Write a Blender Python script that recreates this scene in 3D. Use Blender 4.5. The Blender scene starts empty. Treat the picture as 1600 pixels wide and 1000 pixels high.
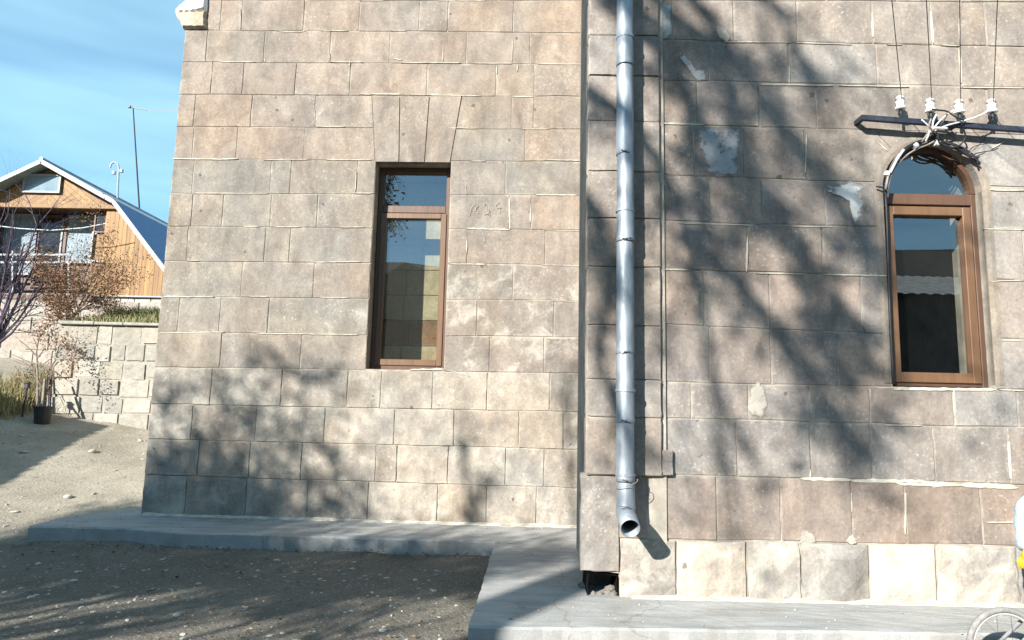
import bpy, bmesh, math, random
from mathutils import Vector, Matrix, Euler, noise
random.seed(7)
SC = bpy.context.scene
COL = SC.collection
rad = math.radians

# ------------------------------------------------------------------ camera
FPX = 1050.0                                   # focal length in photo pixels (1600 wide)
cam_d = bpy.data.cameras.new('camera'); cam = bpy.data.objects.new('camera', cam_d); COL.objects.link(cam)
cam_d.sensor_width = 36; cam_d.lens = FPX / 1600 * 36
cam_d.clip_start = 0.05; cam_d.clip_end = 3000
EYE = Vector((0, -4.3, 1.18))
RM = Matrix.Rotation(rad(.95), 3, 'Z') @ Matrix.Rotation(rad(90 + 7.52), 3, 'X') @ Matrix.Rotation(rad(1.25), 3, 'Z')
cam.matrix_world = Matrix.Translation(EYE) @ RM.to_4x4()
SC.camera = cam

# ------------------------------------------------------------------ sky, sun, exposure
SUN = Vector((.75, 1, -.62))                   # the way the sunlight travels
to_sun = (-SUN).normalized()
elev = math.asin(to_sun.z); azim = math.atan2(to_sun.x, to_sun.y)
world = bpy.data.worlds.new('World'); SC.world = world; world.use_nodes = True
wn, wl = world.node_tree.nodes, world.node_tree.links
wn.clear()
wo = wn.new('ShaderNodeOutputWorld'); bg = wn.new('ShaderNodeBackground')
sky = wn.new('ShaderNodeTexSky'); sky.sky_type = 'NISHITA'; sky.sun_disc = False
sky.sun_elevation = elev; sky.sun_rotation = azim
sky.altitude = 1600; sky.air_density = 1.0; sky.dust_density = .25; sky.ozone_density = 1.6
bg.inputs[1].default_value = .055
# thin cirrus streaks
tc = wn.new('ShaderNodeTexCoord'); mp = wn.new('ShaderNodeMapping')
mp.inputs['Scale'].default_value = (1.1, 1.1, 7.5); mp.inputs['Rotation'].default_value = (.03, .05, .0)
nz = wn.new('ShaderNodeTexNoise'); nz.inputs['Scale'].default_value = 1.5; nz.inputs['Detail'].default_value = 3; nz.inputs['Distortion'].default_value = .15
cr = wn.new('ShaderNodeValToRGB'); cr.color_ramp.elements[0].position = .34; cr.color_ramp.elements[1].position = .86
cr.color_ramp.elements[0].color = (.16, .16, .16, 1); cr.color_ramp.elements[1].color = (.6, .6, .6, 1)
mx = wn.new('ShaderNodeMixRGB'); mx.inputs[2].default_value = (7.2, 11.6, 13.2, 1)
wl.new(tc.outputs['Generated'], mp.inputs[0]); wl.new(mp.outputs[0], nz.inputs[0]); wl.new(nz.outputs[0], cr.inputs[0])
wl.new(cr.outputs[0], mx.inputs[0]); tn = wn.new('ShaderNodeMixRGB'); tn.blend_type = 'MULTIPLY'; tn.inputs[0].default_value = 1; tn.inputs[2].default_value = (.70, 1.32, 1.52, 1)
wl.new(sky.outputs[0], tn.inputs[1]); wl.new(tn.outputs[0], mx.inputs[1]); wl.new(mx.outputs[0], bg.inputs[0]); wl.new(bg.outputs[0], wo.inputs[0])
sun_d = bpy.data.lights.new('sun', 'SUN'); sun_d.energy = 5.0; sun_d.angle = rad(.53); sun_d.color = (1, .955, .885)
sun = bpy.data.objects.new('sun', sun_d); COL.objects.link(sun)
sun.rotation_euler = (-to_sun).to_track_quat('-Z', 'Y').to_euler(); sun.location = (-8, -12, 14)
vs = SC.view_settings; vs.view_transform = 'Standard'; vs.look = 'None'; vs.gamma = 1; vs.use_curve_mapping = False
vs.exposure = 1.28

# ------------------------------------------------------------------ helpers
def ray(px, py):
    return RM @ Vector(((px - 800) / FPX, -(py - 500) / FPX, -1))
def on(px, py, p, n):
    d = ray(px, py); n = Vector(n); return EYE + d * (((Vector(p) - EYE).dot(n)) / d.dot(n))
def aty(px, py, y): return on(px, py, (0, y, 0), (0, 1, 0))
def atz(px, py, z): return on(px, py, (0, 0, z), (0, 0, 1))

def wloc(o):
    v = Vector((0, 0, 0))
    while o is not None: v += o.location; o = o.parent
    return v
def tag(o, label=None, cat=None, group=None, kind=None):
    if label: o['label'] = label
    if cat: o['category'] = cat
    if group: o['group'] = group
    if kind: o['kind'] = kind
    return o
def empty(name, loc, label=None, cat=None, group=None):
    o = bpy.data.objects.new(name, None); COL.objects.link(o); o.location = loc; o.empty_display_size = .2
    return tag(o, label, cat, group)
def add(name, verts, faces, mat, parent=None, smooth=False, origin=None, edge=None, color=None):
    vs_ = [Vector(v) for v in verts]
    if origin is None:
        lo = Vector([min(v[i] for v in vs_) for i in range(3)]); hi = Vector([max(v[i] for v in vs_) for i in range(3)])
        origin = Vector(((lo.x + hi.x) / 2, (lo.y + hi.y) / 2, lo.z))
    origin = Vector(origin)
    me = bpy.data.meshes.new(name)
    me.from_pydata([v - origin for v in vs_], [], faces)
    me.update()
    if smooth: me.polygons.foreach_set('use_smooth', [True] * len(me.polygons))
    if edge is not None:
        a = me.attributes.new('edge', 'FLOAT', 'POINT'); a.data.foreach_set('value', edge)
    if mat is not None: me.materials.append(mat)
    o = bpy.data.objects.new(name, me); COL.objects.link(o)
    o.location = origin - (wloc(parent) if parent else Vector((0, 0, 0)))
    if parent: o.parent = parent
    if color: o.color = color
    return o

class MB:
    """collects shapes for one mesh"""
    def __init__(s): s.v = []; s.f = []
    def raw(s, v, f):
        b = len(s.v); s.v += [Vector(x) for x in v]; s.f += [tuple(i + b for i in q) for q in f]; return s
    def box(s, lo, hi, m=None):
        x0, y0, z0 = lo; x1, y1, z1 = hi
        v = [Vector(p) for p in ((x0,y0,z0),(x1,y0,z0),(x1,y1,z0),(x0,y1,z0),(x0,y0,z1),(x1,y0,z1),(x1,y1,z1),(x0,y1,z1))]
        if m is not None: v = [m @ p for p in v]
        return s.raw(v, [(0,3,2,1),(4,5,6,7),(0,1,5,4),(1,2,6,5),(2,3,7,6),(3,0,4,7)])
    def cbox(s, lo, hi, c=.006, m=None):
        """box with chamfered edges"""
        bm = bmesh.new(); b = MB().box(lo, hi)
        vs_ = [bm.verts.new(v) for v in b.v]
        for f in b.f: bm.faces.new([vs_[i] for i in f])
        bmesh.ops.bevel(bm, geom=bm.edges[:], offset=c, segments=1, affect='EDGES')
        bm.verts.ensure_lookup_table(); bm.verts.index_update()
        vv = [(m @ v.co if m is not None else v.co.copy()) for v in bm.verts]; ff = [tuple(v.index for v in f.verts) for f in bm.faces]
        bm.free(); return s.raw(vv, ff)
    def bar(s, a, b, w, h, up=(0, 0, 1)):
        """rectangular bar from a to b"""
        a, b = Vector(a), Vector(b); d = (b - a).normalized(); u = Vector(up); r = d.cross(u).normalized(); u = r.cross(d)
        v = []
        for p in (a, b):
            for i, j in ((-1,-1),(1,-1),(1,1),(-1,1)): v.append(p + r * (w / 2 * i) + u * (h / 2 * j))
        return s.raw(v, [(3,2,1,0),(4,5,6,7),(0,1,5,4),(1,2,6,5),(2,3,7,6),(3,0,4,7)])
    def tube(s, pts, r, n=8, cap=True):
        pts = [Vector(p) for p in pts]; rs = r if isinstance(r, (list, tuple)) else [r] * len(pts)
        base = len(s.v); ref = None
        for i, p in enumerate(pts):
            d = (pts[min(i + 1, len(pts) - 1)] - pts[max(i - 1, 0)])
            d = d.normalized() if d.length > 1e-9 else Vector((0, 0, 1))
            if ref is None: ref = d.orthogonal().normalized()
            ref = (ref - d * ref.dot(d)); ref = ref.normalized() if ref.length > 1e-6 else d.orthogonal().normalized()
            w = d.cross(ref)
            for k in range(n):
                a = 2 * math.pi * k / n; s.v.append(p + (ref * math.cos(a) + w * math.sin(a)) * rs[i])
        for i in range(len(pts) - 1):
            for k in range(n):
                k2 = (k + 1) % n
                s.f.append((base + i*n + k, base + i*n + k2, base + (i+1)*n + k2, base + (i+1)*n + k))
        if cap:
            s.f.append(tuple(base + k for k in range(n))[::-1]); s.f.append(tuple(base + (len(pts)-1)*n + k for k in range(n)))
        return s
    def lathe(s, o, axis, prof, n=20):
        """prof: (radius, distance along axis)"""
        o = Vector(o); ax = Vector(axis).normalized(); r = ax.orthogonal().normalized(); w = ax.cross(r); base = len(s.v)
        for (q, h) in prof:
            for k in range(n):
                a = 2 * math.pi * k / n; s.v.append(o + ax * h + (r * math.cos(a) + w * math.sin(a)) * q)
        for i in range(len(prof) - 1):
            for k in range(n):
                k2 = (k + 1) % n; s.f.append((base + i*n + k, base + i*n + k2, base + (i+1)*n + k2, base + (i+1)*n + k))
        return s
    def prism(s, poly, off):
        """closed polygon (3d points) pushed by vector off"""
        n = len(poly); off = Vector(off); a = [Vector(p) for p in poly]; base = len(s.v)
        s.v += a + [p + off for p in a]
        s.f.append(tuple(base + i for i in range(n))); s.f.append(tuple(base + n + i for i in range(n))[::-1])
        for i in range(n): j = (i + 1) % n; s.f.append((base + j, base + i, base + n + i, base + n + j))
        return s
    def build(s, name, mat, parent=None, **k): return add(name, s.v, s.f, mat, parent, **k)

def fixn(o):
    bm = bmesh.new(); bm.from_mesh(o.data); bmesh.ops.recalc_face_normals(bm, faces=bm.faces[:]); bm.to_mesh(o.data); bm.free(); return o

# ------------------------------------------------------------------ materials
def newmat(name):
    m = bpy.data.materials.new(name); m.use_nodes = True
    n, l = m.node_tree.nodes, m.node_tree.links
    return m, n, l, n['Principled BSDF']
def N(n, t, **k):
    x = n.new(t)
    for a, b in k.items():
        if a in x.inputs: x.inputs[a].default_value = b
        else: setattr(x, a, b)
    return x
def noise_n(n, l, coord, scale, detail=5, rough=.55, dist=0.0):
    x = N(n, 'ShaderNodeTexNoise'); x.inputs['Scale'].default_value = scale; x.inputs['Detail'].default_value = detail
    x.inputs['Roughness'].default_value = rough; x.inputs['Distortion'].default_value = dist
    l.new(coord, x.inputs['Vector']); return x.outputs[0]
def ramp(n, l, fac, a, b, ca=(0,0,0,1), cb=(1,1,1,1)):
    r = n.new('ShaderNodeValToRGB'); e = r.color_ramp.elements; e[0].position = a; e[1].position = b; e[0].color = ca; e[1].color = cb
    l.new(fac, r.inputs[0]); return r.outputs[0]
def mixc(n, l, fac, a, b, mode='MIX'):
    x = n.new('ShaderNodeMixRGB'); x.blend_type = mode
    for i, q in ((0, fac), (1, a), (2, b)):
        if isinstance(q, (int, float)): x.inputs[i].default_value = q
        elif isinstance(q, tuple): x.inputs[i].default_value = q if len(q) == 4 else q + (1,)
        else: l.new(q, x.inputs[i])
    return x.outputs[0]
def mth(n, l, op, a, b=0.0):
    x = n.new('ShaderNodeMath'); x.operation = op
    for i, q in ((0, a), (1, b)):
        if isinstance(q, (int, float)): x.inputs[i].default_value = q
        else: l.new(q, x.inputs[i])
    return x.outputs[0]
def bump(n, l, h, strength, dist, bs, prev=None):
    b = n.new('ShaderNodeBump'); b.inputs['Strength'].default_value = strength; b.inputs['Distance'].default_value = dist
    l.new(h, b.inputs['Height'])
    if prev is not None: l.new(prev, b.inputs['Normal'])
    if bs is not None: l.new(b.outputs[0], bs.inputs['Normal'])
    return b.outputs[0]
def pmat(name, c1, c2, scale=4., rough=.8, bs=.4, bscale=60., bdist=.004, metal=0., stretch=None, lo=.35, hi=.65, spec=.5):
    m, n, l, b = newmat(name)
    g = n.new('ShaderNodeNewGeometry').outputs['Position']
    if stretch:
        mp_ = n.new('ShaderNodeMapping'); mp_.inputs['Scale'].default_value = stretch; l.new(g, mp_.inputs[0]); g = mp_.outputs[0]
    col = ramp(n, l, noise_n(n, l, g, scale, 6, .6), lo, hi, c1 + (1,), c2 + (1,))
    l.new(col, b.inputs['Base Color'])
    b.inputs['Roughness'].default_value = rough; b.inputs['Metallic'].default_value = metal; b.inputs['Specular IOR Level'].default_value = spec
    if bs > 0: bump(n, l, noise_n(n, l, g, bscale, 6, .65), bs, bdist, b)
    return m

def tuff_mat():
    m, n, l, b = newmat('tuff_stone')
    g = n.new('ShaderNodeNewGeometry').outputs['Position']
    oi = n.new('ShaderNodeObjectInfo'); base = oi.outputs['Color']; lime = oi.outputs['Alpha']
    at = n.new('ShaderNodeAttribute'); at.attribute_name = 'edge'
    rnd = oi.outputs['Random']
    # shift the grain from stone to stone
    cmb = n.new('ShaderNodeCombineXYZ'); l.new(mth(n, l, 'MULTIPLY', rnd, 37.), cmb.inputs[0]); l.new(mth(n, l, 'MULTIPLY', rnd, 11.), cmb.inputs[2])
    ga = n.new('ShaderNodeVectorMath'); ga.operation = 'ADD'; l.new(g, ga.inputs[0]); l.new(cmb.outputs[0], ga.inputs[1]); gs = ga.outputs[0]
    mpb = n.new('ShaderNodeMapping'); mpb.inputs['Scale'].default_value = (1, 1, .38); l.new(g, mpb.inputs[0])
    big = noise_n(n, l, mpb.outputs[0], 5.2, 5, .68, .3)          # run-off streaks down the face
    hue = noise_n(n, l, g, 1.35, 3, .6, .4)
    fine = noise_n(n, l, gs, 48, 3, .72)
    lb = noise_n(n, l, g, 4.6, 6, .68, .5)           # bloom and staining run on from stone to stone
    c = mixc(n, l, 1, base, ramp(n, l, big, .30, .70, (.72, .72, .725, 1), (1.2, 1.19, 1.17, 1)), 'MULTIPLY')
    c = mixc(n, l, 1, c, ramp(n, l, fine, .3, .72, (.85, .85, .85, 1), (1.15, 1.15, 1.14, 1)), 'MULTIPLY')
    c = mixc(n, l, 1, c, ramp(n, l, lb, .3, .62, (.76, .755, .76, 1), (1.12, 1.12, 1.1, 1)), 'MULTIPLY')
    c = mixc(n, l, 1, c, ramp(n, l, hue, .34, .66, (.955, .995, 1.045, 1), (1.05, 1.0, .955, 1)), 'MULTIPLY')
    # pale pumice flecks, more on some stones than on others
    fl = mth(n, l, 'MULTIPLY', ramp(n, l, fine, .62, .69), ramp(n, l, lb, .38, .54))
    c = mixc(n, l, mth(n, l, 'MULTIPLY', fl, ramp(n, l, rnd, .25, .9, (.1, .1, .1, 1), (.9, .9, .9, 1))), c, (.48, .44, .37))
    # lime bloom, strong where the stone's own value says so
    thr = mth(n, l, 'SUBTRACT', .80, mth(n, l, 'MULTIPLY', lime, .52))
    lfc = n.new('ShaderNodeClamp'); l.new(mth(n, l, 'MULTIPLY', mth(n, l, 'SUBTRACT', lb, thr), 6.), lfc.inputs[0])
    c = mixc(n, l, mth(n, l, 'MULTIPLY', lfc.outputs[0], .78), c, (.43, .405, .35))
    # mortar smeared over the arrises
    en = ramp(n, l, mth(n, l, 'ADD', lb, mth(n, l, 'MULTIPLY', lime, .12)), .54, .64)
    c = mixc(n, l, mth(n, l, 'MULTIPLY', mth(n, l, 'MULTIPLY', at.outputs['Fac'], en), .6), c, (.36, .33, .275))
    # pits in the face, their inner shade painted dark
    vo = n.new('ShaderNodeTexVoronoi'); vo.inputs['Scale'].default_value = 6.5; l.new(gs, vo.inputs['Vector'])
    wob = mth(n, l, 'ADD', vo.outputs['Distance'], mth(n, l, 'MULTIPLY', mth(n, l, 'SUBTRACT', fine, .5), .22))
    sep = n.new('ShaderNodeSeparateColor'); l.new(vo.outputs['Color'], sep.inputs[0])
    pit = mth(n, l, 'LESS_THAN', wob, mth(n, l, 'MULTIPLY', ramp(n, l, sep.outputs[0], .62, 1.), .13))
    c = mixc(n, l, mth(n, l, 'MULTIPLY', pit, .7), c, (.07, .06, .05))
    vo2 = n.new('ShaderNodeTexVoronoi'); vo2.inputs['Scale'].default_value = 27; l.new(gs, vo2.inputs['Vector'])
    sep2 = n.new('ShaderNodeSeparateColor'); l.new(vo2.outputs['Color'], sep2.inputs[0])
    pit2 = mth(n, l, 'LESS_THAN', vo2.outputs['Distance'], mth(n, l, 'MULTIPLY', ramp(n, l, sep2.outputs[0], .8, 1.), .22))
    c = mixc(n, l, mth(n, l, 'MULTIPLY', pit2, .45), c, (.09, .078, .066))
    l.new(c, b.inputs['Base Color'])
    b.inputs['Roughness'].default_value = .93; b.inputs['Specular IOR Level'].default_value = .2
    bump(n, l, fine, .5, .006, b)
    return m
TUFF = tuff_mat()
MORTAR = pmat('lime_mortar', (.24, .213, .178), (.37, .337, .28), 5, .95, .6, 50, .005, lo=.4, hi=.62)
POINTING = pmat('fresh_pointing', (.34, .31, .255), (.58, .54, .45), 9, .92, .5, 90, .003)
CEMENT = pmat('grey_cement_patch', (.24, .26, .27), (.38, .39, .39), 9, .9, .3, 80, .002)
WHITE_P = pmat('white_plaster', (.62, .61, .58), (.84, .83, .80), 7, .9, .3, 60, .003)
WHITE_P2 = pmat('thin_white_plaster', (.50, .49, .46), (.72, .71, .68), 7, .9, .3, 60, .003)
CREAM_P = pmat('cream_plaster', (.27, .25, .215), (.36, .335, .285), 8, .9, .3, 60, .003)
CONCRETE = None
def concrete():
    m, n, l, b = newmat('trowelled_concrete')
    g = n.new('ShaderNodeNewGeometry').outputs['Position']
    mp_ = n.new('ShaderNodeMapping'); mp_.inputs['Scale'].default_value = (1, 5, 1); mp_.inputs['Rotation'].default_value = (0, 0, .25); l.new(g, mp_.inputs[0])
    a = ramp(n, l, noise_n(n, l, mp_.outputs[0], 2.2, 7, .62, .5), .3, .72, (.225, .23, .228, 1), (.385, .383, .368, 1))
    f = ramp(n, l, noise_n(n, l, g, 90, 4, .7), .25, .75, (.85, .85, .85, 1), (1.12, 1.12, 1.1, 1))
    c = mixc(n, l, 1, a, f, 'MULTIPLY')
    d = ramp(n, l, noise_n(n, l, g, 2.3, 6, .75), .50, .66)
    c = mixc(n, l, mth(n, l, 'MULTIPLY', d, .55), c, (.22, .20, .17))
    vc = n.new('ShaderNodeTexVoronoi'); vc.feature = 'DISTANCE_TO_EDGE'; vc.inputs['Scale'].default_value = .55
    wv = n.new('ShaderNodeVectorMath'); wv.operation = 'ADD'; l.new(g, wv.inputs[0]); nn = n.new('ShaderNodeTexNoise'); nn.inputs['Scale'].default_value = 3.; nn.inputs['Detail'].default_value = 4; l.new(g, nn.inputs['Vector'])
    sc_ = n.new('ShaderNodeVectorMath'); sc_.operation = 'SCALE'; sc_.inputs['Scale'].default_value = .35; l.new(nn.outputs['Color'], sc_.inputs[0]); l.new(sc_.outputs[0], wv.inputs[1]); l.new(wv.outputs[0], vc.inputs['Vector'])
    ck = mth(n, l, 'LESS_THAN', vc.outputs['Distance'], .0028)
    c = mixc(n, l, mth(n, l, 'MULTIPLY', ck, .3), c, (.14, .085, .08))
    l.new(c, b.inputs['Base Color']); b.inputs['Roughness'].default_value = .8; b.inputs['Specular IOR Level'].default_value = .35
    h = mth(n, l, 'ADD', noise_n(n, l, mp_.outputs[0], 7, 6, .65), mth(n, l, 'MULTIPLY', noise_n(n, l, g, 120, 3), .25))
    bump(n, l, h, .5, .012, b); return m
CONCRETE = concrete()
def earth():
    m, n, l, b = newmat('trodden_earth')
    g = n.new('ShaderNodeNewGeometry').outputs['Position']
    a = ramp(n, l, noise_n(n, l, g, 1.1, 5, .65, .3), .3, .7, (.25, .226, .185, 1), (.38, .345, .285, 1))
    f = ramp(n, l, noise_n(n, l, g, 45, 4, .75), .3, .72, (.62, .61, .6, 1), (1.22, 1.2, 1.18, 1))
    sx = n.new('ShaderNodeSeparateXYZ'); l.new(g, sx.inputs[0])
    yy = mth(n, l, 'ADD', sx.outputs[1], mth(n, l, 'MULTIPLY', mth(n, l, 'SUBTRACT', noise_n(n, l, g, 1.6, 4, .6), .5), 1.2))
    a = mixc(n, l, 1, a, ramp(n, l, mth(n, l, 'MULTIPLY', yy, .4), .5, .85, (.48, .49, .505, 1), (1.04, 1.04, 1.02, 1)), 'MULTIPLY')  # yard darker than the slope: gravel tone, deepened to strengthen its shade
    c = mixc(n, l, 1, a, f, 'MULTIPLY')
    d = ramp(n, l, noise_n(n, l, g, 6, 6, .7), .52, .72)
    c = mixc(n, l, mth(n, l, 'MULTIPLY', d, .5), c, (.18, .155, .12))
    vo = n.new('ShaderNodeTexVoronoi'); vo.inputs['Scale'].default_value = 55; l.new(g, vo.inputs['Vector'])
    sep = n.new('ShaderNodeSeparateColor'); l.new(vo.outputs['Color'], sep.inputs[0])
    st = mth(n, l, 'LESS_THAN', vo.outputs['Distance'], mth(n, l, 'MULTIPLY', ramp(n, l, sep.outputs[0], .6, 1.), .42))
    c = mixc(n, l, mth(n, l, 'MULTIPLY', st, .55), c, mixc(n, l, sep.outputs[1], (.22, .2, .17), (.55, .51, .44)))
    l.new(c, b.inputs['Base Color']); b.inputs['Roughness'].default_value = .95; b.inputs['Specular IOR Level'].default_value = .2
    h = mth(n, l, 'ADD', noise_n(n, l, g, 30, 4, .75), mth(n, l, 'MULTIPLY', st, .3))
    bump(n, l, h, .9, .02, b); return m
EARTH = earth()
ROCK = pmat('pale_field_stone', (.26, .245, .215), (.42, .39, .34), 9, .92, .7, 45, .006)
def rock_tinted():
    m, n, l, b = newmat('quarry_stone')
    g = n.new('ShaderNodeNewGeometry').outputs['Position']; oi = n.new('ShaderNodeObjectInfo')
    v = ramp(n, l, noise_n(n, l, g, 11, 7, .7), .28, .72, (.7, .7, .7, 1), (1.2, 1.18, 1.14, 1))
    l.new(mixc(n, l, 1, oi.outputs['Color'], v, 'MULTIPLY'), b.inputs['Base Color'])
    b.inputs['Roughness'].default_value = .95; b.inputs['Specular IOR Level'].default_value = .2
    bump(n, l, noise_n(n, l, g, 38, 7, .7), .8, .012, b); return m
QUARRY = rock_tinted()
def wood_mat(name, c1, c2, rough=.65, axis=2):
    m, n, l, b = newmat(name)
    g = n.new('ShaderNodeNewGeometry').outputs['Position']; oi = n.new('ShaderNodeObjectInfo')
    mp_ = n.new('ShaderNodeMapping'); s = [14, 14, 14]; s[axis] = 1.1; mp_.inputs['Scale'].default_value = s; l.new(g, mp_.inputs[0])
    cm = n.new('ShaderNodeCombineXYZ'); l.new(mth(n, l, 'MULTIPLY', oi.outputs['Random'], 50.), cm.inputs[0]); l.new(cm.outputs[0], mp_.inputs['Location'])
    c = ramp(n, l, noise_n(n, l, mp_.outputs[0], 1.2, 7, .65, .4), .3, .7, c1 + (1,), c2 + (1,))
    t = n.new('ShaderNodeMapRange'); t.inputs[3].default_value = .72; t.inputs[4].default_value = 1.22; l.new(oi.outputs['Random'], t.inputs[0])
    c = mixc(n, l, 1, c, t.outputs[0], 'MULTIPLY')
    l.new(c, b.inputs['Base Color']); b.inputs['Roughness'].default_value = rough
    bump(n, l, noise_n(n, l, mp_.outputs[0], 3, 5, .6), .3, .004, b); return m
PINE = wood_mat('varnished_pine', (.165, .075, .017), (.32, .172, .046), .6)
PINE_D = wood_mat('dark_stained_wood', (.06, .03, .018), (.12, .06, .035), .5)
FRAME_B = wood_mat('brown_window_frame', (.074, .040, .024), (.112, .061, .038), .45)
FRAME_L = wood_mat('light_brown_sash', (.108, .058, .030), (.165, .090, .048), .42)
ZINC = None
def zinc():
    m, n, l, b = newmat('galvanised_steel')
    g = n.new('ShaderNodeNewGeometry').outputs['Position']
    mp_ = n.new('ShaderNodeMapping'); mp_.inputs['Scale'].default_value = (3, 3, .8); l.new(g, mp_.inputs[0])
    c = ramp(n, l, noise_n(n, l, mp_.outputs[0], 6, 6, .65), .3, .72, (.205, .235, .265, 1), (.39, .425, .455, 1))
    l.new(c, b.inputs['Base Color']); b.inputs['Metallic'].default_value = .6
    r = ramp(n, l, noise_n(n, l, mp_.outputs[0], 9, 5, .6), .3, .7, (.48, .48, .48, 1), (.7, .7, .7, 1)); l.new(r, b.inputs['Roughness'])
    bump(n, l, noise_n(n, l, mp_.outputs[0], 4, 4, .5), .25, .012, b); return m
ZINC = zinc()
IRON = pmat('blue_black_steel', (.012, .015, .028), (.028, .032, .05), 25, .5, .2, 80, .002)
PORC = pmat('white_porcelain', (.78, .78, .78), (.86, .86, .86), 20, .2, 0)
CABLE_B = pmat('black_cable', (.012, .012, .014), (.025, .025, .03), 30, .5, 0)
CABLE_W = pmat('grey_white_cable', (.50, .50, .50), (.72, .72, .72), 30, .5, 0)
CABLE_G = pmat('brown_grey_cable', (.16, .14, .12), (.28, .25, .22), 30, .6, 0)
def glass(name, refl_tint=(1, 1, 1), tint=(.8, .84, .82), dust=.0):
    m, n, l, b = newmat(name); n.remove(b)
    out = n['Material Output']
    tr = n.new('ShaderNodeBsdfTransparent'); tr.inputs[0].default_value = tint + (1,)
    gl = n.new('ShaderNodeBsdfGlossy'); gl.inputs[0].default_value = refl_tint + (1,); gl.inputs['Roughness'].default_value = .004
    fr = n.new('ShaderNodeLayerWeight'); fr.inputs[0].default_value = .5
    mxs = n.new('ShaderNodeMixShader')
    l.new(mth(n, l, 'ADD', mth(n, l, 'MULTIPLY', mth(n, l, 'POWER', fr.outputs['Facing'], 5.), .78), .2), mxs.inputs[0]); l.new(tr.outputs[0], mxs.inputs[1]); l.new(gl.outputs[0], mxs.inputs[2]); df = n.new('ShaderNodeBsdfDiffuse'); df.inputs[0].default_value = (.5, .5, .44, 1); m2_ = n.new('ShaderNodeMixShader'); m2_.inputs[0].default_value = dust
    l.new(mxs.outputs[0], m2_.inputs[1]); l.new(df.outputs[0], m2_.inputs[2]); l.new(m2_.outputs[0], out.inputs[0])
    return m
GLASS = glass('window_glass', dust=.001); GLASS_D = glass('dusty_window_glass', dust=.022)
PANE_BLACK = pmat('unlit_room_black', (.004, .004, .005), (.008, .008, .009), 12, .95, 0, spec=.1)
DARK = pmat('dark_interior', (.02, .02, .02), (.04, .04, .038), 3, .95, 0)
BOARD = pmat('interior_blockwork', (.33, .26, .15), (.46, .37, .23), 5, .9, .3, 40, .004)
CURTAIN = pmat('pale_blue_curtain', (.15, .20, .245), (.25, .305, .345), 3, .7, .3, 20, .01, stretch=(8, 8, .6))
ROOF_B = pmat('blue_roof_steel', (.05, .115, .25), (.065, .14, .29), 3, .45, 0)
ROOF_G = pmat('grey_roof_steel', (.20, .235, .28), (.30, .33, .37), 3, .4, 0)
TRIM = pmat('pale_trim_paint', (.24, .26, .28), (.33, .345, .36), 10, .5, 0)
BARK = pmat('bark', (.05, .038, .03), (.13, .10, .085), 20, .9, .6, 60, .006, stretch=(1, 1, .3))
BARK_P = pmat('purple_grey_bark', (.035, .026, .045), (.09, .07, .10), 20, .85, .4, 60, .004)
TWIG = pmat('grey_twig', (.10, .075, .055), (.20, .155, .11), 12, .9, 0)
LEAF_R = pmat('dry_russet_leaf', (.13, .064, .033), (.28, .16, .082), 9, .7, 0)
LEAF_T = pmat('withered_leaf', (.10, .09, .04), (.2, .17, .07), 9, .7, 0)
GRASS_D = pmat('dry_grass', (.16, .14, .055), (.34, .295, .145), 7, .8, 0)
GRASS_G = pmat('meadow_grass', (.12, .135, .05), (.29, .27, .13), 1.6, .85, 0)
HILLM = pmat('dry_hillside', (.025, .025, .017), (.055, .052, .034), .12, .95, 0)
BLACKP = pmat('black_plastic', (.012, .012, .014), (.02, .02, .024), 10, .45, 0)
ASBEST = pmat('weathered_corrugated_sheet', (.30, .285, .26), (.46, .44, .40), 3, .85, .3, 20, .01)
SHEDW = pmat('shed_planks', (.04, .03, .024), (.08, .062, .048), 6, .85, .4, 30, .006, stretch=(4, 4, .4))

# ------------------------------------------------------------------ terrain
def sstep(a, b, x):
    t = max(0., min(1., (x - a) / (b - a))); return t * t * (3 - 2 * t)
def ground_h(x, y):
    z = -.12 + .05 * (max(-2.5, min(1.5, y)) + .5)
    if y > 1.5: z += .145 * (min(y, 14) - 1.5)
    z += .14 * max(0., min(6., -x - 5.2)) * sstep(1., 6., y)
    if x > -3.4 and y > 2.3: z = min(z, .02)
    near = 1. if (-9 < x < 5 and -4 < y < 9) else .0
    if near:
        z += .02 * noise.noise(Vector((x * 1.3, y * 1.3, 0))) + .012 * noise.noise(Vector((x * 4, y * 4, 3))) + .007 * noise.noise(Vector((x * 11, y * 11, 9)))
    return z
def lines(segs):
    out = []
    for a, b, s in segs:
        n = max(1, round((b - a) / s)); out += [a + (b - a) * i / n for i in range(n)]
    return out + [segs[-1][1]]
gx = lines([(-400, -60, 85), (-60, -12, 6), (-12, -7, .35), (-7, 1.5, .07), (1.5, 5, .2), (5, 20, 3), (20, 60, 10), (60, 400, 85)])
gy = lines([(-400, -60, 85), (-60, -8, 6.5), (-8, -2.2, .5), (-2.2, 3.2, .07), (3.2, 7, .14), (7, 14, .6), (14, 60, 6), (60, 400, 85)])
gv = [(x, y, ground_h(x, y)) for y in gy for x in gx]; nx = len(gx)
gf = [(j*nx+i, j*nx+i+1, (j+1)*nx+i+1, (j+1)*nx+i) for j in range(len(gy)-1) for i in range(nx-1)]
tag(add('ground', gv, gf, EARTH, smooth=True, origin=(0, 0, 0)), 'bare trodden earth ground in front of the church', None, kind='structure')

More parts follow.
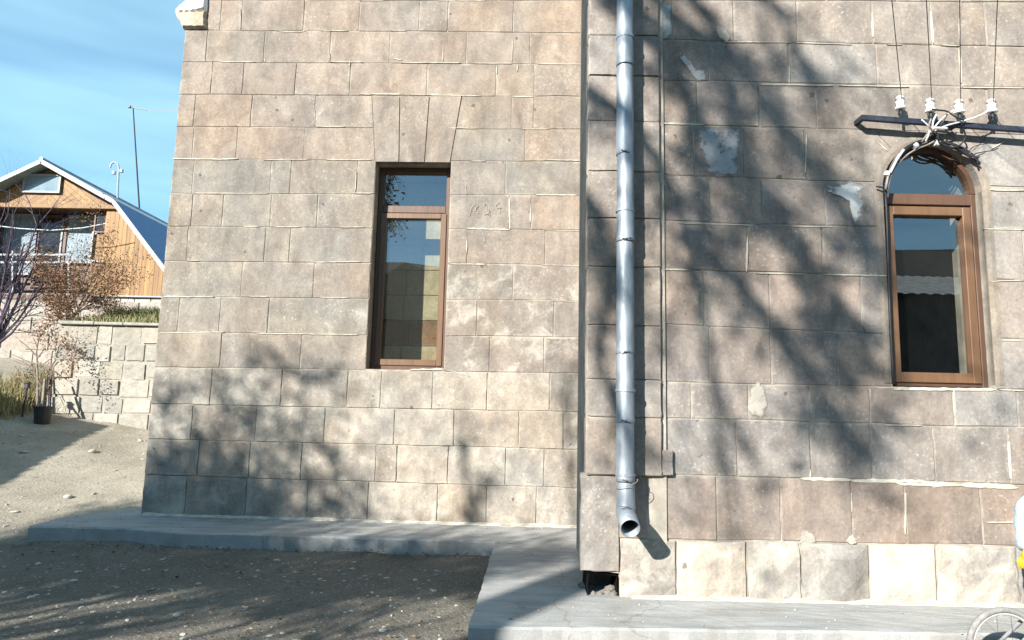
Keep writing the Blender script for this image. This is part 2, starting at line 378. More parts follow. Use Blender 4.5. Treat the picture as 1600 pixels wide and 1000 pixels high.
# hillside terrace above the retaining walls
def terrace_h(x, y):
    t = sstep(6.3, 16.5, y)
    return 2.36 + .9 * sstep(6.3, 7.6, y) * .32 + 1.4 * t + .05 * noise.noise(Vector((x, y, 1)))
hx = lines([(-60, -20, 4), (-20, -3.8, .3), (-3.8, 30, 6)]); hy = lines([(6.35, 9, .22), (9, 16.5, .6), (16.5, 90, 8)])
def terr_ok(x, y): return y > 10.2 or x > -7.38
hv, hf, hid = [], [], {}
for j, y in enumerate(hy):
    for i, x in enumerate(hx):
        xx = x
        hid[i, j] = len(hv); hv.append((xx, y, terrace_h(x, y)))
for j in range(len(hy)-1):
    for i in range(len(hx)-1):
        cx, cy = (hx[i]+hx[i+1])/2, (hy[j]+hy[j+1])/2
        if terr_ok(cx, cy) and not (cx > -3.4 and cy < 9): hf.append((hid[i,j], hid[i+1,j], hid[i+1,j+1], hid[i,j+1]))
TURF = pmat('terrace_soil', (.14, .15, .07), (.30, .28, .16), 1.4, .95, .8, 30, .02)
tag(add('terrace', hv, hf, TURF, smooth=True, origin=(0, 8, 2)), 'grassy terrace below the wooden house', None, kind='structure')
# hills behind the viewer (seen in the window panes)
hv, hf = [], []
na = 64
for k in range(na + 1):
    a = rad(180 + 12 - 24 * 0) + 0
    ang = math.pi * (1.02 + .96 * k / na)          # a half ring behind the camera
    for q, (r_, h_) in enumerate(((45, -1.5), (62, 9), (80, 23), (130, 30), (220, 12))):
        hh = .82 * h_ * (1 + .22 * noise.noise(Vector((k * .11, q * .2, 4)))) + .8 * noise.noise(Vector((k * .7, q, 2)))
        hv.append((r_ * math.cos(ang), r_ * math.sin(ang) * 1.0, hh))
for k in range(na):
    for q in range(4): hf.append((k*5+q, k*5+q+1, (k+1)*5+q+1, (k+1)*5+q))
tag(add('hills', hv, hf, HILLM, smooth=True, origin=(0, -80, 0)), 'dark dry hills across the valley', None, kind='structure')

# ------------------------------------------------------------------ concrete apron
def slab_z(y): return .056 + .028 * y
def onslab(px, py): return on(px, py, (0, 0, .056), (0, -.028, 1))
sp = [(48, 822), (110, 823), (200, 825), (290, 832), (400, 834), (520, 838), (650, 842), (774, 846)]
front = [onslab(*p) for p in sp]
corner = onslab(733, 976)
rf = [onslab(800, 979), onslab(1060, 982), onslab(1330, 986), onslab(1600, 990)]
rend = Vector((6.2, rf[-1].y + .03, slab_z(rf[-1].y)))
back = [Vector((6.2, .3, slab_z(.3))), Vector((.45, .25, slab_z(.25))), Vector((.62, 2.25, slab_z(2.25))), Vector((-3.5, 2.3, slab_z(2.3))), Vector((-3.55, 2.25, slab_z(2.25)))]
lft = [onslab(220, 793), onslab(160, 800), onslab(96, 809)]
out = []
def dens(a, b, s=.05):
    n = max(1, int((b - a).length / s)); return [a.lerp(b, i / n) for i in range(n)]
ring = front + [corner] + rf + [rend]
for a, b in zip(ring[:-1], ring[1:]): out += dens(a, b)
out += [rend]
out = [p + Vector((.010 * noise.noise(p * 5) + .007 * noise.noise(p * 23), .012 * noise.noise(p * 5 + Vector((3, 3, 3))) + .010 * noise.noise(p * 27) - .012 * max(0, noise.noise(p * 11) - .35), -.006 * max(0, noise.noise(p * 9)))) for p in out]
poly = out + back + lft
nf = len(poly)
lip = [p + Vector((0, 0, -.012)) + (Vector((0, -.012, 0)) if i < len(out) else Vector((0, 0, 0))) for i, p in enumerate(poly)]
bot = [Vector((p.x + .006 * noise.noise(p * 9), p.y - (.016 if i < len(out) else 0), -.35)) for i, p in enumerate(poly)]
v = poly + lip + bot
f = [tuple(range(nf))[::-1]]
for i in range(nf):
    j = (i + 1) % nf
    f.append((i, j, nf + j, nf + i)); f.append((nf + i, nf + j, 2*nf + j, 2*nf + i))
ap = add('pavement', v, f, CONCRETE, origin=(0, 0, 0)); fixn(ap)
tag(ap, 'pale concrete apron running round the foot of the stone walls', None, kind='structure')

# ------------------------------------------------------------------ church
CH = empty('stone_church', (0, 0, 0), 'stone church with two brown framed windows and weathered tuff block walls', 'church')
class Plane:
    def __init__(s, o, e):
        s.o = Vector(o); s.e = Vector(e).normalized(); s.n = Vector((-s.e.y, s.e.x, 0))   # n points into the wall
    def uz(s, px, py):
        p = on(px, py, s.o, s.n); return ((p - s.o).dot(s.e), p.z)
    def P(s, u, z, d=0.): # d: metres in front of the wall face
        return s.o + s.e * u + Vector((0, 0, z)) - s.n * d
WL = Plane((0, 2.1, 0), (1, -.018, 0))
WR = Plane((0, 0, 0), (1, .012, 0))
TOPZ = 6.2

def stone(pl, u0, u1, zb, zt, mat, parent, col, lime=.1, rough=.003, proud=0., depth=.07, step=.16, gap=.0014, bev=.0022):
    """one block; zb, zt are functions of u"""
    u0 += gap; u1 -= gap
    w = u1 - u0; h = zt((u0+u1)/2) - zb((u0+u1)/2)
    if w < .03 or h < .03: return None
    sd = random.random() * 100; proud += .6 * rough if rough > .0045 else 0.
    tilt = random.uniform(-.003, .003); chip = .10 if rough < .005 else .22
    def cuts(L):
        b = min(.007 / L, .2); c = min(.024 / L, .3)
        k = max(1, round(L / step)); mid = [c + (1 - 2*c) * i / k for i in range(k + 1)]
        return [0, b] + mid + [1 - b, 1]
    us, vs_ = cuts(w), cuts(h); nu, nv = len(us), len(vs_)
    verts, ed = [], []
    for j, t in enumerate(vs_):
        for i, s in enumerate(us):
            u = u0 + w * s; z0 = zb(u) + gap; z1 = zt(u) - gap; z = z0 + (z1 - z0) * t; u += tilt * (t - .5)
            ring_ = min(i, j, nu-1-i, nv-1-j)
            q = Vector((u * 5, z * 5, sd))
            d = proud + rough * (noise.noise(q) + .6 * noise.noise(q * 2.7))
            if rough > .009:      # rock face: bulging middle
                d += rough * 1.2 * min(1, 4 * min(s, 1 - s)) * min(1, 4 * min(t, 1 - t))
            if ring_ == 0:
                d -= bev + .003 * random.random()
                if i == 0 or i == nu-1: u += (.006 if rough > .008 else .0025) * random.random() * (1 if i == 0 else -1)
                if j == 0 or j == nv-1: z += (.006 if rough > .008 else .0025) * random.random() * (1 if j == 0 else -1)
                if random.random() < chip:        # a chip out of the arris
                    k_ = random.uniform(.004, .013); d -= k_ * .7
                    if i == 0: u += k_
                    elif i == nu-1: u -= k_
                    if j == 0: z += k_
                    elif j == nv-1: z -= k_
            verts.append(pl.P(u, z, d)); ed.append(1. if ring_ <= 1 else 0.)
    faces = [(j*nu+i, j*nu+i+1, (j+1)*nu+i+1, (j+1)*nu+i) for j in range(nv-1) for i in range(nu-1)]
    bd = [i for i in range(nu)] + [j*nu+nu-1 for j in range(1, nv)] + [(nv-1)*nu+i for i in range(nu-2, -1, -1)] + [j*nu for j in range(nv-2, 0, -1)]
    b0 = len(verts)
    for k in bd: verts.append(verts[k] + pl.n * depth); ed.append(1.)
    nb = len(bd)
    for k in range(nb): faces.append((bd[(k+1) % nb], bd[k], b0 + k, b0 + (k+1) % nb))
    return add('stone', verts, faces, mat, parent, smooth=False, edge=ed, color=tuple(col) + (lime,))

def pstone(pl, poly, parent, col, lime=.1, depth=.07, proud=0.):
    """block with an arbitrary outline [(u, z)...] counter-clockwise seen from outside"""
    bm = bmesh.new()
    vs_ = [bm.verts.new(pl.P(u, z, proud - .004)) for u, z in poly]
    fc = bm.faces.new(vs_); bm.normal_update()
    if fc.normal.dot(-pl.n) < 0: fc.normal_flip(); bm.normal_update()
    r = bmesh.ops.inset_region(bm, faces=[fc], thickness=.007, depth=.004)
    r2 = bmesh.ops.inset_region(bm, faces=[fc], thickness=.016, depth=0)
    inner = set(fc.verts)
    be = [e for e in bm.edges if len(e.link_faces) == 1]
    ex = bmesh.ops.extrude_edge_only(bm, edges=be)
    for q in [g for g in ex['geom'] if isinstance(g, bmesh.types.BMVert)]: q.co += pl.n * depth
    bmesh.ops.triangulate(bm, faces=[fc])
    bm.verts.index_update(); bm.verts.ensure_lookup_table()
    V = [q.co.copy() for q in bm.verts]; F = [tuple(x.index for x in g.verts) for g in bm.faces]; E = [0. if q in inner else 1. for q in bm.verts]
    bm.free()
    return add('stone', V, F, TUFF, parent, edge=E, color=tuple(col) + (lime,))

def mixt(a, b, t): return tuple(x + (y - x) * t for x, y in zip(a, b))
BEIGE = (0.250, 0.212, 0.181); GREYB = (0.225, 0.203, 0.175); YEL = (0.270, 0.226, 0.185); PINK = (0.267, 0.221, 0.193); WARMG = (0.246, 0.212, 0.188); CREAM = (0.360, 0.327, 0.284); BROWN = (0.216, 0.180, 0.155); COOL = (0.252, 0.235, 0.217); CHALK = (0.408, 0.383, 0.342); CHALK0 = (0.552, 0.507, 0.445)
def jit(c, s=.07):
    s *= .75
    k = 1 + random.uniform(-s, s); h = random.uniform(-.025, .025); return (c[0]*k*(1+h), c[1]*k, c[2]*k*(1-h))

def course_fn(pl, a, b):
    (u0, z0), (u1, z1) = pl.uz(*a), pl.uz(*b); s = (z1 - z0) / (u1 - u0)
    return lambda u: z0 + s * (u - u0)

def wobble(f, i): return lambda u: f(u) + .007 * noise.noise(Vector((u * 1.7, i * 3.3, 0))) + .003 * noise.noise(Vector((u * 6, i * 3.3, 8)))
# ---- left wall
uL = -3.562; uRt = WL.uz(917, 450)[0]
W1 = dict(u0=-1.497, u1=-.751, zb=1.532, zt=3.594)
wallL = None
def core_left():
    b = MB(); T = .62; D = .0055
    def blk(u0, u1, z0, z1):
        P = [WL.P(u0, z0, -D), WL.P(u1, z0, -D), WL.P(u1, z1, -D), WL.P(u0, z1, -D)]
        b.prism(P, WL.n * T)
    g = .004
    blk(uL + .01, W1['u0'] - g, -.3, TOPZ); zsl = 4.97; blk(W1['u1'] + g, uRt + .02, -.3, zsl); blk(W1['u1'] + g, uRt - .05, zsl, TOPZ)
    blk(W1['u0'] - g, W1['u1'] + g, -.3, W1['zb'] - g); blk(W1['u0'] - g, W1['u1'] + g, W1['zt'] + g, TOPZ)
    o = b.build('wall', MORTAR, CH, origin=(-1.5, 2.1, 0)); return fixn(o)
wallL = core_left()
ys = [(-53, -51), (0, 1), (47, 51), (97, 100.5), (147.5, 151), (197.5, 202), (248.5, 252.5), (302, 305.5), (353.5, 359.5), (408, 414), (463.5, 470), (519, 527.5), (574, 583.5), (632, 643.5), (687, 702), (743, 763), (806, 832)]
CL = [wobble(course_fn(WL, (270, a), (900, b)), i) for i, (a, b) in enumerate(ys)]
CL.insert(0, lambda u: TOPZ)
joints = [
 [330, 430, 560, 660, 760, 850],
 [300, 380, 480, 580, 690, 780, 850],
 [324, 345, 378, 475, 562, 655, 700, 802],
 [323, 413, 516, 609, 729, 828],
 [331, 380, 462, 547, 667, 775, 835],
 [304, 393, 492, 'V', 799, 834],
 [302, 370, 475, 'V', 820],
 [302, 423, 454, 558, 'W', 790],
 [300, 348, 423, 496, 'W', 796, 830],
 [293, 414, 453, 'W', 730, 852],
 [378, 490, 'W', 802],
 [279, 344, 419, 'W', 745, 865],
 [345, 470, 'W', 765, 850],
 [330, 440, 543, 595, 676, 761, 859],
 [300, 400, 507, 616, 709, 811, 880],
 [310, 390, 471, 587, 620, 700, 790, 850],
 [290, 384, 480, 575, 683, 760, 838]]
vt = [WL.uz(x, 150) for x in (581, 625.5, 671.5, 722)]; vb = [WL.uz(x, 250) for x in (586, 624, 664, 704)]
for ci, js in enumerate(joints):
    zt, zb = CL[ci], CL[ci + 1]
    um_ = -1.5; ym = None
    segs = []; cur = uL
    def u_at(px):
        # centre height of this course at that pixel
        z = (max(zb(-1.5), 0) + min(zt(-1.5), 5.4)) / 2
        lo = [WL.uz(px, y)[0] for y in (0, 800)]; z0 = WL.uz(px, 0)[1]; z1 = WL.uz(px, 800)[1]
        return lo[0] + (lo[1] - lo[0]) * (z - z0) / (z1 - z0)
    for q in js + ['END']:
        if q == 'W': segs.append((cur, W1['u0'] - .004, 0)); cur = W1['u1'] + .004; continue
        if q == 'V': segs.append((cur, vt[0][0], 'VL')); cur = vt[3][0]; segs.append((None, None, 'VR')); continue
        nu_ = uRt if q == 'END' else u_at(q)
        segs.append((cur, nu_, 0)); cur = nu_
    vr = False
    for (a, b, fl) in segs:
        if fl == 'VR': vr = True; continue
        low = ci >= 13
        t = (a + 3.5) / 4
        col = mixt(BEIGE, YEL, max(0, min(1, t * .6 + random.uniform(-.2, .2))))
        if 7 <= ci <= 12: col = mixt(GREYB, BEIGE, max(0, min(1, t * 1.0 + random.uniform(-.25, .25))))
        if low: col = mixt(GREYB, CREAM, random.uniform(.25, .8))
        elif random.random() < .16: col = mixt(col, GREYB, .75)
        if ci == 3 and 300 < 0: pass
        lime = .14 + .10 * random.random() + (.10 if t > .62 else 0)
        if ci >= 10: lime += .10 + (.10 if t > .62 else 0)
        if low: lime = .38 + .22 * random.random()
        rough = .0022 if ci < 11 else (.0026 if ci < 13 else .006)
        kw = dict(lime=lime, rough=rough, proud=random.uniform(-.0016, .0025), step=.2 if not low else .07)
        col = jit(col)
        if fl == 'VL':      # block left of the flat arch
            e = [(a + .003, zb(a) + .003), (None, zb(b) + .003), (None, zt(b) - .003), (a + .003, zt(a) - .003)]
            def edge_u(z): return vt[0][0] + (vb[0][0] - vt[0][0]) * (z - vt[0][1]) / (vb[0][1] - vt[0][1]) - .003
            pstone(WL, [e[0], (edge_u(e[1][1]), e[1][1]), (edge_u(e[2][1]), e[2][1]), e[3]], wallL, col, lime)
        elif vr:
            def edge_u(z): return vt[3][0] + (vb[3][0] - vt[3][0]) * (z - vt[3][1]) / (vb[3][1] - vt[3][1]) + .003
            z0, z1 = zb(b) + .003, zt(b) - .003
            pstone(WL, [(edge_u(z0), z0), (b - .003, z0), (b - .003, z1), (edge_u(z1), z1)], wallL, col, lime); vr = False
        else:
            if ci == 2 and a < uL + .01: continue      # cornice end stands here
            if ci <= 2 and b > uRt - .01: b = uRt - .045
            stone(WL, a, b, zb, zt, TUFF, wallL, col, **kw)
# flat arch (three splayed voussoirs)
for k in range(3):
    p = [(vb[k][0] + .004, W1['zt'] + .002), (vb[k+1][0] - .008, W1['zt'] + .002), (vt[k+1][0] - .008, vt[k+1][1] - .004), (vt[k][0] + .004, vt[k][1] - .004)]
    pstone(WL, p, wallL, jit(mixt(BEIGE, GREYB, .4), .03), .2, proud=.006)
# chamfered slot at the head of the inner corner is left open: the blocks stop short there

# cornice end at the top left corner
def cpiece(pts, mat, name, label, d0=.05, th=.6, rag=2.):
    path = []
    for i in range(len(pts)):
        p, q = pts[i], pts[(i+1) % len(pts)]
        for k in range(5): path.append((p[0] + (q[0]-p[0]) * k / 5 + random.uniform(-rag, rag) * .5, p[1] + (q[1]-p[1]) * k / 5 + random.uniform(-rag, rag) * .5))
    n = len(path); cu = sum(p[0] for p in path) / n; cy_ = sum(p[1] for p in path) / n
    uz_ = [WL.uz(*p) for p in path]; uc = WL.uz(cu, cy_)
    V = [WL.P(u, z, d0 - .03) for u, z in uz_] + [WL.P(uc[0] + (u-uc[0]) * .86, uc[1] + (z-uc[1]) * .86, d0) for u, z in uz_] + [WL.P(u, z, d0 - th) for u, z in uz_]
    F = [(i, (i+1) % n, n + (i+1) % n, n + i) for i in range(n)] + [tuple(range(n, 2*n))] + [(i, (i+1) % n, 2*n + (i+1) % n, 2*n + i) for i in range(n)]
    o = fixn(add(name, V, F, mat, CH, color=(.42, .375, .29, .3))); o['label'] = label; return o
cpiece([(276, 23), (287, 46), (323, 45), (324, 20), (300, 22)], TUFF, 'cornice', 'lower moulding of the cornice end at the top corner', .045)
cpiece([(275, 24), (283, 14), (301, -1), (306, -40), (325, -40), (325, 18), (302, 23)], WHITE_P, 'cornice', 'whitewashed top of the cornice end', .055)

# ---- right wall
uC = WR.uz(916, 450)[0]; uP = WR.uz(1031, 450)[0]; uEnd = 5.0
W2 = dict(u0=2.366, u1=3.012, zb=1.376, zs=2.672, r=.323)
W2['uc'] = (W2['u0'] + W2['u1']) / 2
def arc(a0, a1, n=12, r=None, c=None):
    r = r or W2['r']; c = c or (W2['uc'], W2['zs'])
    return [(c[0] + r * math.cos(rad(a0 + (a1 - a0) * i / n)), c[1] + r * math.sin(rad(a0 + (a1 - a0) * i / n))) for i in range(n + 1)]
def ur_at(px, z):
    a, b = WR.uz(px, 100), WR.uz(px, 900); return a[0] + (b[0] - a[0]) * (z - a[1]) / (b[1] - a[1])
def core_right():
    b = MB(); T = .62; D = .0055; g = .004
    def pol(p): b.prism([WR.P(u, z, -D) for u, z in p], WR.n * T)
    hz_ = WR.uz(940, 893)[1]; hu_ = ur_at(968, .2)
    pol([(hu_, -.3), (W2['u0'] - g, -.3), (W2['u0'] - g, TOPZ), (uC + .01, TOPZ), (uC + .01, hz_ + .01), (hu_, hz_ - .01)])
    pol([(uC + .01, -.3), (hu_ - .001, -.3), (hu_ - .001, .04), (uC + .01, .04)])
    pol([(W2['u1'] + g, -.3), (uEnd, -.3), (uEnd, TOPZ), (W2['u1'] + g, TOPZ)])
    pol([(W2['u0'] - g, -.3), (W2['u1'] + g, -.3), (W2['u1'] + g, W2['zb'] - g), (W2['u0'] - g, W2['zb'] - g)])
    pol([(W2['u1'] + g, W2['zs']), (W2['u1'] + g, TOPZ), (W2['u0'] - g, TOPZ), (W2['u0'] - g, W2['zs'])] + arc(180, 0, 20, W2['r'] + g)[1:-1])
    o = b.build('wall', MORTAR, CH, origin=(2.7, 0, 0)); return fixn(o)
wallR = core_right()
yr = [(-62, -55), (0, 3), (62, 73), (125, 137), (194, 210), (274, 292), (346, 360), (421, 437), (507, 530), (597, 609), (653, 668), (741, 757), (842, 854), (940, 956)]
CR = [wobble(course_fn(WR, (1035, a), (1590, b)), i + 30) for i, (a, b) in enumerate(yr)]
CR.insert(0, lambda u: TOPZ)
jr = [
 [1120, 1220, 1330, 1450, 1560, 1680], [1080, 1190, 1290, 1400, 1500, 1640],
 [1052, 1146, 1245, 1363, 1455, 1540, 1640], [1108, 1233, 1370, 1500, 1620], [1089, 1186, 1276, 1410, 1543, 1650],
 [1085, 1160, 1258, 'A'], [1110, 1190, 1290, 'W', 1650], [1168, 1285, 'W', 1600], [1100, 1203, 1346, 'W', 1660], [1109, 1205, 1310, 'W', 1610],
 [1080, 1170, 1265, 1360, 1490, 1590, 1700], [1152, 1266, 1361, 1460, 1576, 1690], [1120, 1220, 1331, 1415, 1534, 1660], [1056, 1166, 1251, 1358, 1461, 1588, 1690]]
for ci, js in enumerate(jr):
    zt, zb = CR[ci], CR[ci + 1]; zm = (zt(2) + zb(2)) / 2
    zm = min(zm, 4.3)
    cur = uP if ci < 12 else uC + .004
    segs = []
    if ci == 13: cur = ur_at(968, zm)
    arch = False
    for q in js + ['END']:
        if q == 'W': segs.append((cur, W2['u0'] - .004)); cur = W2['u1'] + .004; continue
        if q == 'A': arch = True; break
        nu_ = uEnd if q == 'END' else ur_at(q, zm)
        segs.append((cur, nu_)); cur = nu_
    for (a, b) in segs:
        px_like = (a + b) / 2
        if ci < 5: col = mixt(WARMG, mixt(BEIGE, COOL, random.random() * .8), max(.0, min(1, (px_like - 1.3) / .8)))
        elif ci < 10: col = mixt(PINK, WARMG, random.random()) if px_like < 2.0 else mixt(WARMG, COOL, random.random())
        elif ci < 12: col = mixt(WARMG, COOL, random.random())
        elif ci == 12: col = mixt(BROWN, mixt(WARMG, PINK, .5), random.uniform(.2, .9))
        else: col = mixt(CHALK, COOL, random.choice((.05, .3, .8)))
        lime = .16 + .12 * random.random() + (.08 if px_like > 2. and ci < 5 else 0)
        if ci == 5 or ci == 6: lime += .05
        if 9 < ci < 12: lime = .30
        if ci == 13: lime = .36 + .34 * random.random()
        if ci == 12: lime = .18
        stone(WR, a, b, zb, zt, TUFF, wallR, jit(col, .11), lime=lime, rough=.0023 if ci < 10 else (.0028 if ci < 13 else .014), proud=random.uniform(-.0016, .0025) + (.004 if ci == 13 else 0), step=.2 if ci < 10 else .08)
    if arch:
        z0, z1 = W2['zs'] + .0, None
        kl, kr = ur_at(1369, 3.02), ur_at(1560, 3.02)
        zb_ = zb
        # left spandrel, crown, right spandrel
        a1, a2 = 132, 44
        A = arc(180, a1, 8, W2['r'] + .003); B = arc(a1 - 1, a2 + 1, 12, W2['r'] + .003); Cc = arc(a2, 0, 8, W2['r'] + .003)
        c1 = jit(mixt(COOL, BEIGE, .4)); c2 = jit(mixt(WARMG, BEIGE, .5)); c3 = jit(COOL)
        ju = W2['uc'] + (W2['r'] + .17) * math.cos(rad(a1)); jz = W2['zs'] + (W2['r'] + .17) * math.sin(rad(a1))
        ku = W2['uc'] + (W2['r'] + .2) * math.cos(rad(a2)); kz = W2['zs'] + (W2['r'] + .2) * math.sin(rad(a2))
        zt1 = lambda u: zt(u) - .003
        pstone(WR, [(cur + .003, zb(cur) + .004), (A[0][0], zb(A[0][0]) + .004)] + [q for q in A if q[1] > zb(A[0][0]) + .01] + [(ju - .004, jz), (ju - .004, zt1(ju)), (cur + .003, zt1(cur))], wallR, c1, .28)
        pstone(WR, [(ju + .004, zt1(ju)), (ju + .004, jz)] + B + [(ku - .004, kz), (ku - .004, zt1(ku))], wallR, c2, .32)
        ue = ur_at(1640, 2.9)
        pstone(WR, [(ku + .004, zt1(ku)), (ku + .004, kz)] + [q for q in Cc if q[1] > zb(Cc[-1][0]) + .01] + [(Cc[-1][0], zb(Cc[-1][0]) + .004), (ue - .003, zb(ue) + .004), (ue - .003, zt1(ue))], wallR, c3, .24)
        stone(WR, ue, uEnd, zb, zt, TUFF, wallR, jit(COOL), lime=.2)
# corner pilaster (stands 3 cm proud) and its base
pb = MB(); pb.prism([WR.P(u, z, .029) for u, z in ((uC + .004, WR.uz(975, 742)[1]), (uP - .004, WR.uz(975, 742)[1]), (uP - .004, TOPZ), (uC + .004, TOPZ))], WR.n * .03); fixn(pb.build('pilaster_core', MORTAR, wallR))
ypl = [-60, 0, 60, 123, 193, 271, 344, 419, 510, 594, 652, 742]
zp = [WR.uz(975, y)[1] for y in ypl]; zp.insert(0, TOPZ)
for i in range(len(zp) - 1):
    c_ = mixt(WARMG, mixt(COOL, BEIGE, .5), random.random())
    stone(WR, uC, uP, lambda u, z=zp[i+1]: z, lambda u, z=zp[i]: z, TUFF, wallR, jit(c_, .1), lime=.22, rough=.005, proud=.036 + random.uniform(-.002, .002), depth=.12, step=.14)
zbse = WR.uz(1000, 742)[1]
stone(WR, uP - .005, ur_at(1051, .9), lambda u: zbse, lambda u: WR.uz(1040, 702)[1], TUFF, wallR, jit(WARMG, .05), lime=.3, rough=.009, proud=.028, depth=.14, step=.04)
# blocks below the base, and the two beside the hole at the foot
zh = WR.uz(940, 893)[1]; z842 = CR[12]
stone(WR, uC - .03, uC + .26, lambda u: z842(u) , lambda u: zbse - .004, TUFF, wallR, jit(mixt(WARMG, COOL, .4)), lime=.3, rough=.010, proud=.03, depth=.13, step=.07)
stone(WR, uC + .26, uP + .02, lambda u: z842(u), lambda u: zbse - .004, TUFF, wallR, jit(mixt(WARMG, CREAM, .3)), lime=.32, rough=.010, proud=.028, depth=.13, step=.07)
stone(WR, uC - .03, ur_at(968, .2), lambda u: zh, lambda u: z842(u) - .002, TUFF, wallR, jit(COOL), lime=.35, rough=.010, proud=.004, depth=.12, step=.07)
# masonry course fill right of the pilaster base (between base block and the field)
# the black hole: core is pierced by a pocket whose shade is painted near-black
hb = MB(); hu0, hu1 = uC - .0, ur_at(968, .2)
pocket = [WR.P(u, z, .0) for u, z in ((hu0 + .02, .05), (hu1 - .01, .05), (hu1 - .015, zh - .025), (hu0 + .09, zh - .012), (hu0 + .03, zh + .02))]
HOLLOW_SHADE = pmat('hollow_shade_black', (.004, .004, .005), (.012, .011, .012), 20, 1., 0, spec=.05)
hb.prism(pocket, WR.n * .3)
hb.f = [q for i, q in enumerate(hb.f) if i != 0]
hole = hb.build('hollow', HOLLOW_SHADE, wallR); hole['label'] = 'black hollow where a base block is missing'

for k in range(9):
    px_, d_ = 916 + 46 * random.random(), random.uniform(.02, .22); q = WR.P(ur_at(px_, .1), .0, -d_); r_ = random.uniform(.018, .045)
    bm = bmesh.new(); bmesh.ops.create_icosphere(bm, subdivisions=1, radius=r_); bm.verts.index_update()
    V = [q + Vector((v.co.x * 1.3, v.co.y, v.co.z * .8 + r_ * .3 + .05)) * 1.0 + Vector([.25 * r_ * noise.noise(v.co * 40 + Vector((k, i, 0))) for i in range(3)]) for v in bm.verts]; F = [tuple(v.index for v in f.verts) for f in bm.faces]; bm.free()
    add('rubble', V, F, QUARRY, hole, color=(.2, .18, .16, 1))
# return wall between the two fronts
pA, pB = WR.P(uC, 0), WL.P(uRt, 0)
WT = Plane(pB, (pA - pB)); Lr = (pA - pB).length
rb = MB(); rb.prism([WT.P(0.03, -.3, -.006), WT.P(Lr - .3, -.3, -.006), WT.P(Lr - .3, .25, -.006), WT.P(Lr - .04, .25, -.006), WT.P(Lr - .04, TOPZ, -.006), WT.P(0.12, TOPZ, -.006), WT.P(.12, 4.97, -.006), WT.P(.03, 4.97, -.006)], WT.n * .5)
wallT = fixn(rb.build('wall', MORTAR, CH))
zz = [-.1, .42, .82, 1.05, 1.35, 1.72, 2.08, 2.4, 2.72, 3.05, 3.35, 3.65, 3.95, 4.3, 4.65, 5.0, 5.4, 5.8, TOPZ]
for i in range(len(zz) - 1):
    cuts_ = [0.0] + sorted([Lr * (k + random.uniform(-.3, .3)) / 4 for k in (1, 2, 3)]) + [Lr - .004]
    for a, b in zip(cuts_[:-1], cuts_[1:]):
        if i >= 15 and a < .01: a = .07
        if i == 0 and b > Lr - .26: b = Lr - .26
        if b - a < .04: continue
        stone(WT, a, b, lambda u, z=zz[i]: z, lambda u, z=zz[i+1]: z, TUFF, wallT, jit(mixt(WARMG, BEIGE, random.random()), .1), lime=.2, rough=.004, proud=0, step=.25)

# closed shell behind the fronts
sh = MB()
sh.box((-3.5, 2.75, -.3), (-3.1, 9.5, TOPZ)); sh.box((4.6, .7, -.3), (4.98, 9.5, TOPZ)); sh.box((-3.5, 9.2, -.3), (4.98, 9.5, TOPZ))
fixn(sh.build('rear_wall', MORTAR, CH))
fl = MB(); fl.box((-3.4, 2.3, -.2), (4.9, 9.3, .1)); fl.box((.8, .3, -.2), (4.9, 2.4, .1)); fl.build('floor', DARK, CH)
rfm = MB()
rfm.prism([(-3.6, 2.0, TOPZ), (.66, 2.0, TOPZ), (-1.45, 2.0, TOPZ + 1.9)], (0, 7.6, 0)); rfm.prism([(.35, -.05, TOPZ + .003), (5.1, -.05, TOPZ + .003), (2.7, -.05, TOPZ + 2.2)], (0, 9.6, 0))
fixn(rfm.build('roof', ROOF_G, CH))

# ---- mortar pointing smears (thin, a little proud of the blocks)
def smear_h(pl, pts, parent, w=.013, mat=None, name='pointing', d=.0075):
    """irregular thin strip along px polyline"""
    uz = [pl.uz(*p) for p in pts]; path = []
    for (a, b) in zip(uz[:-1], uz[1:]):
        n = max(2, int(math.hypot(b[0]-a[0], b[1]-a[1]) / .025))
        path += [(a[0] + (b[0]-a[0]) * i / n, a[1] + (b[1]-a[1]) * i / n) for i in range(n)]
    path.append(uz[-1]); V, F = [], []; n = len(path)
    for i, (u, z) in enumerate(path):
        a = path[max(0, i-1)]; b = path[min(n-1, i+1)]; t = Vector((b[0]-a[0], b[1]-a[1])); t.normalize(); nn = Vector((-t.y, t.x))
        e = min(1, min(i, n-1-i) / 2 + .25)
        q = Vector((u * 30, z * 30, 0)); w1 = w * e * (.55 + .6 * abs(noise.noise(q)) + .35 * random.random()); w2 = w * e * (.45 + .6 * abs(noise.noise(q + Vector((7, 7, 7)))) + .35 * random.random())
        V += [pl.P(u - nn.x * w1, z - nn.y * w1, -.004), pl.P(u - nn.x * w1 * .5, z - nn.y * w1 * .5, d), pl.P(u + nn.x * w2 * .5, z + nn.y * w2 * .5, d), pl.P(u + nn.x * w2, z + nn.y * w2, -.004)]
    for i in range(n - 1):
        for k in range(3): F.append((i*4+k, i*4+k+1, i*4+4+k+1, i*4+4+k))
    return V, F
def smears(pl, lst, parent, mat=POINTING, name='pointing'):
    for it in lst:
        w = .0085
        if isinstance(it[-1], float): w = it[-1]; it = it[:-1]
        V, F = smear_h(pl, it, parent, w * .82); fixn(MB().raw(V, F).build(name, mat, parent))
